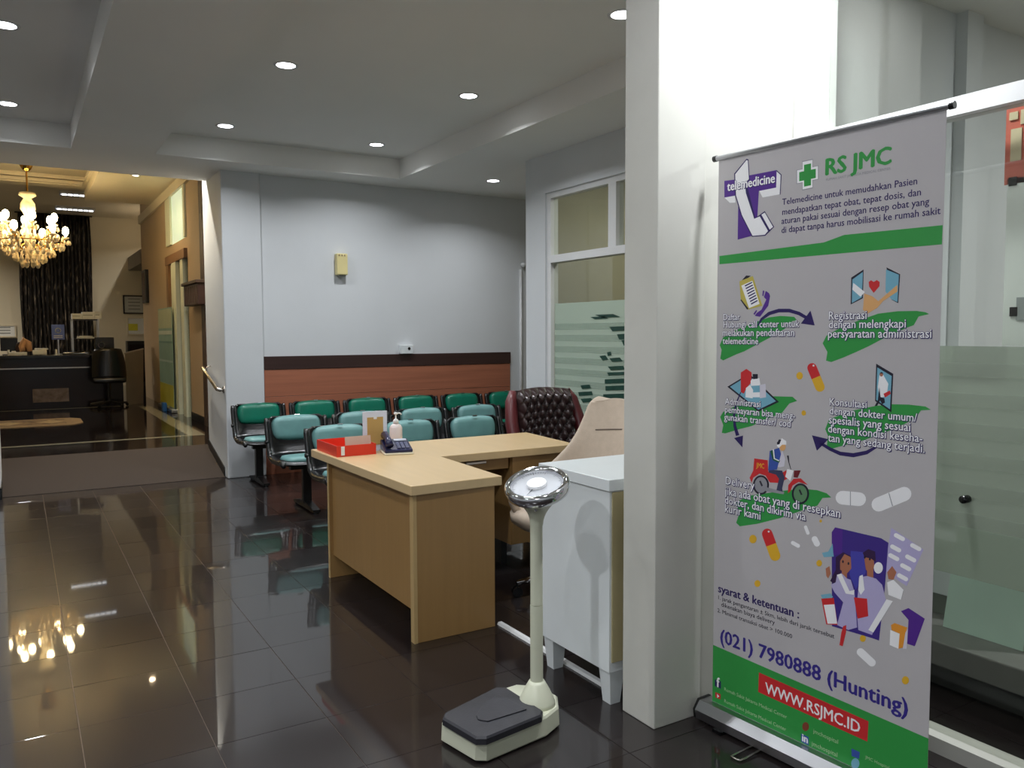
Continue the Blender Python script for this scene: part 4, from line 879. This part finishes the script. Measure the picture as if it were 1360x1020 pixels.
GRN = pm2('green', (48, 152, 68)); PUR = pm2('purple', (82, 40, 140)); NAV = pm2('navy', (40, 24, 92)); WHT = pm2('white', (246, 245, 247)); REDP = pm2('red', (206, 42, 46)); YEL = pm2('yellow', (226, 176, 44)); LAV = pm2('lavender', (182, 174, 214)); SKY = pm2('sky', (120, 178, 200)); DKP = pm2('ink', (28, 24, 44)); SKN = pm2('skin', (226, 172, 112)); SKN2 = pm2('tan_skin', (176, 112, 84)); GRY = pm2('grey', (150, 150, 156)); ORG = pm2('orange', (230, 150, 50)); OLV = pm2('olive', (196, 180, 84)); DPU = pm2('deep_purple', (62, 42, 132)); PLV = pm2('pale_white', (214, 210, 222))
def art(name, m, pts, lay, o=None):
    b = B(); b.poly([bp(x, y, lay) for x, y in pts]); return b.build(name, m, o or bn)
def crop(ox_, oy_, sc_): return lambda pts: [(ox_+x*sc_, oy_+y*sc_) for x, y in pts]
def capsule(p0, p1, r, n=8):
    a = math.atan2(p1[1]-p0[1], p1[0]-p0[0]); out = []
    for k in range(n+1): t = a-math.pi/2+math.pi*k/n; out.append((p1[0]+r*math.cos(t), p1[1]+r*math.sin(t)))
    for k in range(n+1): t = a+math.pi/2+math.pi*k/n; out.append((p0[0]+r*math.cos(t), p0[1]+r*math.sin(t)))
    return out
def half(p0, p1, r, n=8):
    a = math.atan2(p1[1]-p0[1], p1[0]-p0[0]); out = [(p0[0]+r*math.sin(a), p0[1]-r*math.cos(a))]
    for k in range(n+1): t = a-math.pi/2+math.pi*k/n; out.append((p1[0]+r*math.cos(t), p1[1]+r*math.sin(t)))
    out.append((p0[0]-r*math.sin(a), p0[1]+r*math.cos(a))); return out
def disc(c_, rx, ry=None, n=16): return [(c_[0]+rx*math.cos(2*math.pi*k/n), c_[1]+(ry or rx)*math.sin(2*math.pi*k/n)) for k in range(n)]
def stroke(pts, w_):
    """thick polyline in pixels -> polygon"""
    L, R = [], []
    for i, p_ in enumerate(pts):
        a = pts[max(0, i-1)]; c_ = pts[min(len(pts)-1, i+1)]; dx, dy = c_[0]-a[0], c_[1]-a[1]; l = math.hypot(dx, dy) or 1
        ww = w_[i] if isinstance(w_, (list, tuple)) else w_
        L.append((p_[0]-dy/l*ww/2, p_[1]+dx/l*ww/2)); R.append((p_[0]+dy/l*ww/2, p_[1]-dx/l*ww/2))
    return L+R[::-1]
def text(s, p0, p1, m, lay, o=None, bold=0.0, asp=1.0, shadow=None, name='printed_text'):
    u0, v0 = buv(bp(*p0)); u1, v1 = buv(bp(*p1)); v = (v0+v1)/2
    def one(mm_, ly, shifts):
        cu = bpy.data.curves.new('txt', 'FONT'); cu.body = s; cu.size = 1.0; cu.resolution_u = 2
        ob = bpy.data.objects.new('txt', cu); COL.objects.link(ob); dg = bpy.context.evaluated_depsgraph_get(); me = bpy.data.meshes.new_from_object(ob.evaluated_get(dg))
        bpy.data.objects.remove(ob); bpy.data.curves.remove(cu)
        xs = [q.co.x for q in me.vertices]; x0_, x1_ = min(xs), max(xs); k = (u1-u0)/(x1_-x0_)
        b = B()
        for n_, (du, dv) in enumerate(shifts):
            t_ = bmesh.new(); t_.from_mesh(me)
            for q in t_.verts: q.co = BO+BU*(u0+(q.co.x-x0_+du)*k)+Vector((0, 0, v+(q.co.y+dv)*k*asp))+BN*(0.00009*(ly+n_*0.02))
            b._add(t_)
        bpy.data.meshes.remove(me)
        return b.build(name, mm_, o or bn)
    sh = [(0, 0)] if not bold else [(-bold, 0), (bold, 0), (0, -bold*0.6), (0, bold*0.6)]
    if shadow:
        w_ = 0.075; one(shadow, lay-0.6, [(w_+0.01, 0), (-w_*0.6, 0), (0, w_*0.6), (0.012, -w_), (w_, -w_)])
    return one(m, lay, sh)
# green band + bottom block
art('green_band', GRN, [(955.5, 340), (1094, 322), (1105, 318), (1121, 312), (1252, 299), (1251, 324.5), (955.5, 351)], 1)
u0, v0 = buv(bp(946, 856)); u1, v1 = buv(bp(1221, 976)); vm = (v0+v1)/2
b = B(); b.poly([bpt(0, 0.076, 0.00009), bpt(BW, 0.076, 0.00009), bpt(BW, v1, 0.00009), bpt(0, v0, 0.00009)]); b.build('green_block', GRN, bn)
# telemedicine cross logo
L1 = crop(940, 180, 0.1471)
lo = art('logo_crossbar', PUR, L1([(150, 410), (240, 398), (372, 360), (622, 312), (618, 470), (150, 560)]), 2)
art('logo_crossbar_side', WHT, L1([(150, 560), (245, 545), (250, 605), (200, 608)]), 2, lo); art('logo_crossbar_side', WHT, L1([(622, 312), (665, 355), (655, 530), (495, 560), (465, 500), (618, 470)]), 1.5, lo)
art('logo_outline', NAV, L1([(622, 312), (667, 353), (657, 533), (650, 533), (659, 357), (618, 320)]), 2.5, lo)
art('logo_stem', PUR, L1([(340, 520), (462, 495), (448, 740), (470, 720), (400, 905), (270, 940), (275, 640)]), 2, lo)
art('logo_handset_outline', NAV, L1([(238, 345), (350, 210), (368, 215), (380, 400), (350, 430), (430, 745), (515, 682), (600, 825), (520, 905), (400, 915), (300, 720), (246, 540)]), 3, lo)
art('logo_handset', WHT, L1([(248, 350), (350, 222), (362, 225), (372, 395), (335, 428), (345, 520), (420, 752), (470, 730), (545, 862), (515, 896), (405, 906), (310, 720), (256, 540)]), 4, lo)
art('logo_earpiece', WHT, L1([(485, 715), (515, 695), (590, 825), (560, 850)]), 4, lo)
text('telemedicine', (966, 254.5), (1029, 241.5), WHT, 6, lo, 0.03, 1.15, NAV)
# rs jmc logo
gc = L1
def cross(cx, cy, r, k, dy=-0.16):
    pts = [(-k, -1), (k, -1), (k, -k), (1, -k), (1, k), (k, k), (k, 1), (-k, 1), (-k, k), (-1, k), (-1, -k), (-k, -k)]
    return [(cx+x*r*0.76, cy+y*r+x*r*dy) for x, y in pts]
art('cross_outline', GRY, cross(1072.5, 232, 19.5, 0.48), 1); art('cross_border', WHT, cross(1072.5, 232, 18.3, 0.47), 1.5); art('cross_emblem', GRN, cross(1072.5, 232.5, 14.5, 0.42), 2)
text('RS JMC', (1097, 232.5), (1183, 217), GRN, 2, None, 0.04, 1.0)
text('RUMAH SAKIT JAKARTA MEDICAL CENTER', (1097, 239), (1183, 226.5), GRY, 2)
for s, a, c_ in (('Telemedicine untuk memudahkan Pasien', (1039, 271), (1218, 246)), ('mendapatkan tepat obat, tepat dosis, dan', (1039, 285), (1223, 260)), ('aturan pakai sesuai dengan resep obat yang', (1038, 297.5), (1234, 272)), ('di dapat tanpa harus mobilisasi ke rumah sakit', (1038, 309), (1249, 285))):
    text(s, a, c_, NAV, 2, None, 0.012, 1.05)
# brush strokes
C2 = crop(940, 350, 0.1275); C3 = crop(1090, 340, 0.1275); C4 = crop(940, 470, 0.1372); C5 = crop(1060, 470, 0.14706); C6 = crop(940, 570, 0.1373); C7 = crop(1080, 690, 0.16667)
art('brush_stroke', GRN, C2([(125, 850), (160, 770), (300, 690), (500, 610), (640, 560), (760, 545), (900, 555), (930, 590), (880, 600), (800, 680), (650, 770), (500, 850), (380, 915), (300, 945), (160, 1010), (130, 990), (145, 900)]), 1)
art('brush_stroke', GRN, C3([(20, 910), (60, 830), (200, 750), (400, 670), (600, 600), (800, 575), (1000, 572), (1090, 585), (1130, 605), (1020, 630), (970, 720), (890, 750), (650, 860), (500, 940), (370, 1000), (230, 1060), (110, 1105), (55, 1090), (70, 1000)]), 1)
art('brush_stroke', GRN, C4([(120, 610), (150, 560), (260, 510), (420, 470), (640, 410), (820, 415), (865, 455), (790, 480), (720, 570), (600, 620), (420, 700), (300, 730), (170, 770), (135, 765), (150, 690)]), 1)
art('brush_stroke', GRN, C5([(245, 680), (280, 590), (500, 510), (700, 470), (850, 455), (1000, 458), (1150, 475), (1200, 505), (1110, 510), (1060, 580), (950, 640), (760, 720), (560, 790), (440, 820), (310, 855), (260, 825), (270, 740)]), 1)
art('brush_stroke', GRN, C6([(275, 905), (300, 830), (280, 700), (420, 640), (700, 600), (900, 575), (1060, 590), (1150, 620), (1195, 660), (1110, 665), (1060, 740), (900, 790), (700, 860), (480, 915), (310, 940)]), 1)
# clipboard + handset
cbp = art('clipboard_print', OLV, C2([(330, 185), (470, 130), (570, 440), (420, 480), (345, 380), (335, 260)]), 2)
art('clipboard_sheet', WHT, C2([(350, 230), (465, 180), (540, 420), (430, 465)]), 3, cbp)
art('clipboard_clip', DKP, C2([(355, 175), (400, 125), (450, 128), (420, 150)]), 3, cbp)
art('pencil', DKP, C2([(340, 380), (350, 375), (425, 470), (410, 480)]), 3, cbp)
for k in range(8): art('clipboard_line', NAV, C2([(385+k*9, 228+k*27), (462+k*8, 190+k*27), (465+k*8, 202+k*27), (390+k*9, 240+k*27)]), 4, cbp)
hp = art('handset_print', PUR, C2([(605, 285), (640, 310), (650, 340), (630, 440), (545, 555), (490, 545), (510, 515), (560, 480), (610, 375), (585, 350)]), 3)
art('handset_cap', PUR, C2([(575, 280), (590, 285), (580, 340), (568, 335)]), 3, hp); art('handset_cap', PUR, C2([(475, 525), (505, 483), (515, 492), (490, 535)]), 3, hp)
ar_ = art('arrow_print', NAV, C2(stroke([(520, 650), (560, 580), (640, 520), (740, 490), (850, 490), (950, 520), (1020, 560)], [10, 26, 36, 38, 38, 36, 34])), 2); art('arrow_head', NAV, C2([(1070, 490), (1115, 645), (970, 625)]), 2, ar_)
ar_ = art('arrow_print', NAV, C5(stroke([(705, 840), (620, 890), (500, 915), (380, 900), (290, 860), (200, 805)], [22, 34, 38, 34, 30, 26])), 3); art('arrow_head', NAV, C5([(125, 735), (275, 770), (170, 875)]), 3, ar_)
ar_ = art('arrow_print', NAV, C4(stroke([(320, 370), (275, 480), (255, 590), (262, 700), (290, 790)], [8, 16, 22, 28, 34])), 3); art('arrow_head', NAV, C4([(255, 815), (342, 790), (335, 905)]), 3, ar_)
# tablets and handshake
for pts, fr in (([(330, 245), (440, 165), (430, 430), (325, 490)], [(318, 225), (447, 140), (440, 440), (312, 505)]), ([(680, 140), (815, 195), (800, 480), (735, 450), (675, 370)], [(685, 118), (828, 190), (808, 492), (730, 452), (800, 470), (812, 200), (690, 150)])):
    t_ = art('tablet_frame', DKP, C3(fr), 1.5); art('tablet_screen', SKY, C3(pts), 2, t_)
hd = art('handshake_print', SKN, C3([(455, 390), (540, 420), (600, 470), (800, 300), (800, 370), (650, 470), (590, 540), (490, 600), (440, 560)]), 3); art('sleeve', WHT, C3([(340, 280), (460, 375), (415, 425), (330, 350)]), 3, hd)
art('heart_print', REDP, C3([(552, 385), (505, 320), (500, 270), (525, 252), (552, 270), (585, 250), (615, 270), (612, 315)]), 2)
# medicine on tablet
md_ = art('tablet_frame', DKP, C4([(190, 318), (400, 190), (690, 465), (490, 560)]), 2); art('tablet_screen', SKY, C4([(215, 318), (395, 210), (660, 458), (490, 540)]), 2.5, md_)
art('red_carton', REDP, C4([(320, 180), (375, 145), (425, 180), (420, 280), (375, 330), (350, 385), (320, 370)]), 3, md_); art('bottle_print', WHT, C4([(415, 260), (440, 235), (500, 235), (510, 300), (505, 420), (420, 420)]), 3.5, md_); art('bottle_band', SKY, C4([(418, 310), (505, 305), (505, 370), (420, 375)]), 4, md_); art('bottle_cap', DKP, C4([(435, 195), (485, 195), (485, 240), (440, 245)]), 4, md_); art('small_bottle', WHT, C4([(370, 330), (410, 300), (440, 350), (435, 430), (365, 420)]), 4.5, md_); art('paper_bag', PLV, C4([(500, 300), (560, 290), (565, 420), (505, 430)]), 4, md_)
# doctor on phone
dp = art('phone_frame', DKP, C5([(705, 88), (860, 180), (842, 528), (695, 425)]), 2); art('phone_screen', SKY, C5([(715, 122), (846, 200), (830, 500), (705, 415)]), 2.5, dp)
art('doctor_coat', WHT, C5([(735, 190), (770, 190), (815, 270), (800, 380), (735, 400), (720, 300)]), 3, dp); art('doctor_head', SKN2, C5(disc((752, 185), 16, 20)), 3.5, dp); art('doctor_hair', DKP, C5([(735, 175), (755, 162), (770, 178)]), 4, dp); art('doctor_legs', DKP, C5([(735, 300), (745, 390), (780, 400), (785, 440), (760, 455), (740, 420), (715, 470), (692, 470), (720, 420)]), 4, dp); art('red_bag', REDP, C5([(772, 360), (830, 330), (838, 360), (785, 395)]), 4, dp)
# delivery rider
rd = art('scooter_body', REDP, C6([(405, 470), (440, 400), (450, 282), (580, 300), (585, 410), (680, 440), (740, 410), (760, 395), (770, 480), (690, 520), (600, 515), (560, 450), (500, 430), (440, 470), (425, 520)]), 3)
art('scooter_fender', REDP, C6([(775, 620), (780, 540), (830, 480), (900, 475), (970, 540), (940, 530), (880, 510), (820, 545), (800, 600)]), 3, rd)
for cx, cy, r in ((515, 540, 80), (897, 625, 86)):
    art('wheel', DKP, C6(disc((cx, cy), r*0.98, r*1.18, 24)), 3.5, rd); art('wheel_disc', GRY if cx < 600 else pm2('grey_green', (96, 140, 100)), C6(disc((cx, cy), r*0.76, r*0.96, 24)), 4, rd); art('wheel_hub', DKP, C6(stroke([(cx-10, cy-40), (cx+12, cy+10)], 16)), 4.5, rd)
art('scooter_floor', GRY, C6([(560, 560), (680, 590), (740, 605), (735, 630), (560, 600)]), 4, rd)
art('scooter_shield', WHT, C6([(770, 385), (830, 400), (800, 500), (750, 460)]), 4, rd); art('headlamp', pm2('maroon', (110, 24, 34)), C6([(835, 400), (900, 398), (870, 470), (830, 465)]), 4, rd)
art('mirror', DKP, C6(stroke([(775, 255), (785, 320), (805, 390)], [18, 8, 6])), 4, rd)
art('rider_legs', pm2('slate', (58, 62, 92)), C6([(590, 390), (720, 400), (745, 470), (720, 570), (725, 605), (665, 590), (690, 480), (660, 440), (590, 420)]), 5, rd)
art('rider_jacket', pm2('blue', (56, 84, 168)), C6([(600, 210), (690, 180), (710, 240), (670, 390), (585, 400)]), 5.5, rd); art('rider_sleeve', pm2('dark_green', (30, 92, 60)), C6([(605, 215), (640, 195), (655, 280), (700, 305), (690, 325), (630, 300)]), 6, rd); art('jacket_stripe', WHT, C6(stroke([(635, 195), (645, 285), (690, 305)], 12)), 6.5, rd)
art('rider_arm', PLV, C6([(690, 300), (720, 200), (750, 290), (740, 360), (700, 370), (665, 360)]), 5.2, rd)
art('rider_head', SKN, C6(disc((725, 170), 30, 40)), 5.5, rd); art('helmet', WHT, C6([(670, 165), (675, 115), (720, 88), (760, 115), (762, 150), (720, 150), (690, 180)]), 6, rd); art('helmet_patch', DKP, C6([(670, 130), (690, 100), (712, 100), (695, 145), (672, 150)]), 6.5, rd)
text('JMC', (1004.5, 620.5), (1015, 622.5), YEL, 5, rd, 0.02, 1.3)
# texts on strokes
for s, a, c_ in (('Daftar', (961, 425), (983, 425)), ('Hubungi call center untuk', (961, 434.5), (1061.5, 435)), ('melakukan pendaftaran', (960, 446), (1055, 446.5)), ('telemedicine', (960, 457), (1007, 457)),
               ('Registrasi', (1101, 424), (1151, 424)), ('dengan melengkapi', (1101, 435.5), (1203, 435.5)), ('persyaratan administrasi', (1100, 448), (1237, 449)),
               ('Administrasi', (963, 537), (1010, 541)), ('pembayaran bisa meng-', (963, 547.5), (1056, 557)), ('gunakan transfer/ cod', (962, 557.5), (1050, 567.5)),
               ('Konsultasi', (1102, 538), (1151, 542)), ('dengan dokter umum/', (1102, 550), (1218, 560)), ('spesialis yang sesuai', (1101, 562), (1209, 573)), ('dengan kondisi keseha-', (1100, 573.5), (1225, 588)), ('tan yang sedang terjadi.', (1100, 585.5), (1228, 602)),
               ('Delivery', (964, 643), (1002, 650)), ('jika ada obat yang di resepkan', (963, 655.5), (1116, 689)), ('dokter, dan dikirim via', (963, 667), (1070, 693)), ('kurir kami', (963, 679.5), (1010, 690.5))):
    text(s, a, c_, WHT, 9, None, 0.012, 1.1, NAV)
# pills
for (p0, p1, r) in (((1078.5, 488.5), (1089, 514), 6.3), ((1019, 709), (1029.5, 738), 7)):
    mid = ((p0[0]+p1[0])/2, (p0[1]+p1[1])/2); c_ = art('capsule_print', REDP, half(mid, p0, r), 2); art('capsule_half', YEL, half(mid, p1, r), 2, c_); art('capsule_glint', WHT, disc((p0[0]+2, p0[1]-3), 1.3), 3, c_)
for x, y, r in ((1062, 499, 4.6), (1067.5, 548.5, 3.2), (1000, 716, 5.2), (1006, 775, 4.2), (1088, 748, 4), (1090, 692, 1.8), (1146, 848, 4.2), (1202.5, 903.5, 5)): art('yellow_ball', YEL, disc((x, y), r*0.95, r*1.1), 2)
for p0, p1, r in (((1119, 661), (1141, 663), 9.2), ((1167, 670), (1201, 656), 9.5), ((1053, 721), (1060, 725), 2.6), ((1070, 700), (1073, 708), 2.2), ((1082, 716), (1085, 722), 4), ((1143, 866), (1158, 880), 5.2)): art('white_pill', WHT, capsule(p0, p1, r), 2)
art('pill_seam', GRY, [(1129, 652.5), (1130, 652.5), (1130, 671.5), (1129, 671.5)], 3); art('pill_seam', GRY, [(1180, 655), (1181, 654.5), (1186, 672), (1185, 672.5)], 3)
# phone with two doctors
P7 = lambda n_, m, pts, l: art(n_, m, C7(pts), l, bigp)
bigp = art('big_phone_print', DPU, C7([(148, 100), (175, 62), (540, 148), (600, 185), (570, 560), (525, 965), (470, 945), (150, 850)]), 2)
P7('phone_side', PUR, [(148, 100), (175, 62), (235, 78), (230, 270), (150, 290)], 2.5); P7('phone_glow', pm2('blue_glow', (72, 70, 172)), [(300, 250), (400, 260), (420, 420), (340, 560), (290, 440)], 2.5)
P7('blister_pack', LAV, [(622, 65), (880, 240), (745, 530), (580, 420), (595, 230)], 1.5)
for x0, y0 in ((650, 110), (780, 190), (620, 200), (740, 280), (605, 270), (700, 350), (675, 430)): P7('blister_pill', WHT, capsule((x0+10, y0+15), (x0+65, y0+45), 17), 2.2)
P7('doctor_hair', pm2('plum', (52, 26, 70)), [(180, 300), (240, 260), (300, 290), (300, 350), (220, 420), (180, 520), (135, 490), (180, 400)], 3)
P7('doctor_face', SKN2, [(215, 330), (250, 275), (300, 300), (305, 390), (270, 430), (215, 400)], 4); P7('doctor_neck', SKN2, [(230, 400), (270, 420), (270, 470), (225, 450)], 3.8)
P7('doctor_coat', LAV, [(190, 440), (230, 430), (270, 470), (300, 480), (330, 580), (350, 860), (280, 880), (190, 840), (240, 660), (170, 580), (140, 520), (180, 500)], 4.5); P7('doctor_collar', WHT, [(190, 440), (225, 430), (290, 570), (330, 560), (325, 600), (260, 590)], 5)
P7('raised_hand', SKN2, [(100, 390), (130, 370), (140, 430), (120, 470), (105, 450)], 4)
P7('doctor_hair', pm2('plum', (52, 26, 70)), [(395, 265), (440, 235), (495, 255), (500, 340), (460, 310), (410, 300)], 4); P7('doctor_face', SKN2, [(405, 290), (480, 300), (490, 380), (450, 420), (420, 400)], 3.8); P7('doctor_neck', SKN2, [(430, 390), (480, 390), (480, 470), (430, 450)], 3.5)
P7('doctor_coat', LAV, [(365, 460), (430, 450), (500, 470), (550, 520), (580, 640), (540, 720), (470, 920), (360, 880), (345, 700), (360, 560)], 4.2); P7('doctor_collar', WHT, [(370, 450), (395, 440), (410, 560), (380, 600), (360, 560)], 5)
P7('sleeve', WHT, [(590, 500), (640, 480), (720, 560), (700, 640), (600, 600)], 5); P7('waving_hand', SKN2, [(590, 420), (630, 370), (665, 420), (640, 480), (600, 475)], 5)
P7('red_folder', REDP, [(325, 620), (430, 630), (440, 770), (355, 790)], 6); P7('round_pill', WHT, disc((520, 385), 36, 46), 5); P7('white_tube', WHT, [(585, 635), (635, 650), (480, 900), (440, 880)], 6.5)
P7('red_bottle', REDP, [(65, 630), (165, 625), (195, 840), (105, 835)], 5); P7('bottle_label', WHT, [(85, 680), (170, 675), (192, 830), (115, 830)], 6); P7('blue_cap', SKY, [(60, 600), (140, 588), (160, 620), (75, 630)], 6); P7('blue_cup', SKY, [(70, 265), (120, 255), (155, 190), (160, 260), (165, 295), (85, 300)], 3)
P7('red_syringe', REDP, [(240, 850), (265, 840), (262, 900), (235, 1010), (210, 1000), (225, 900)], 6)
P7('purple_carton', PUR, [(700, 730), (760, 705), (890, 790), (810, 1010), (750, 990), (760, 800)], 4); P7('orange_bottle', ORG, [(620, 840), (650, 825), (750, 860), (735, 910), (715, 1020), (680, 1030), (690, 910), (625, 880)], 5); P7('bottle_body', WHT, [(615, 880), (690, 910), (680, 1030), (610, 1000)], 5); P7('bottle_body', PLV, [(735, 900), (755, 870), (745, 1030), (715, 1030)], 5)
for ex, ey in ((238, 335), (282, 350), (412, 300), (452, 315)): P7('eye', DKP, disc((ex, ey), 8, 12, 8), 6)
# terms, phone, web
text('syarat & ketentuan :', (954, 785.5), (1061, 822), NAV, 2, None, 0.03, 1.0)
text('1. jarak pengantaran ± 5km, lebih dari jarak tersebut', (954, 794), (1108, 850), DKP, 2, None, 0.006, 0.95); text('dikenakan biaya delivery', (958, 804), (1029, 831), DKP, 2, None, 0.006, 0.95); text('2. Minimal transaksi obat > 100.000', (953, 811), (1052, 850), DKP, 2, None, 0.006, 0.95)
text('(021) 7980888 (Hunting)', (957, 852), (1205, 951), pm2('indigo', (52, 40, 134)), 2, None, 0.028, 1.0)
rb = art('red_plate', REDP, [(1008, 893), (1153.5, 958), (1152, 985), (1007, 919)], 2)
text('WWW.RSJMC.ID', (1016.5, 920), (1142, 974), WHT, 3, rb, 0.018, 1.12)
for s, a, c_ in (('Rumah Sakit Jakarta Medical Center', (962, 914), (1045, 958)), ('Rumah Sakit Jakarta Medical Center', (962, 931), (1044, 973)), ('jmchospital', (1080, 972), (1113, 989)), ('jmchospital', (1078, 989), (1112, 1006)), ('JMC Hospital', (1149, 1006), (1181, 1023))): text(s, a, c_, pm2('pale_green', (176, 206, 160)), 2)
ic = art('facebook_icon', NAV, [(949.5, 902), (957.5, 905), (957.5, 915), (949.5, 911)], 2); text('f', (952, 912), (955.5, 913), WHT, 3, ic, 0.04, 1.2)
ic = art('video_icon', REDP, [(950, 919), (957, 922), (957, 929), (950, 926)], 2); art('play_mark', WHT, [(952.5, 921.5), (955.5, 925), (952.5, 927)], 3, ic)
ic = art('red_icon', pm2('dim_red', (132, 62, 44)), disc((1070, 965), 4.5, 6), 2)
ic = art('network_icon', pm2('blue', (56, 84, 168)), [(1064, 974), (1074, 979), (1074, 990), (1064, 985)], 2); text('in', (1065.5, 984), (1072.5, 987), WHT, 3, ic, 0.04, 1.1)
ic = art('bird_icon', pm2('blue', (56, 84, 168)), [(1131, 994), (1142, 999), (1141, 1008), (1131, 1004)], 2)
ic = art('chat_icon', SKY, disc((1136, 1014), 5.5, 7), 2)
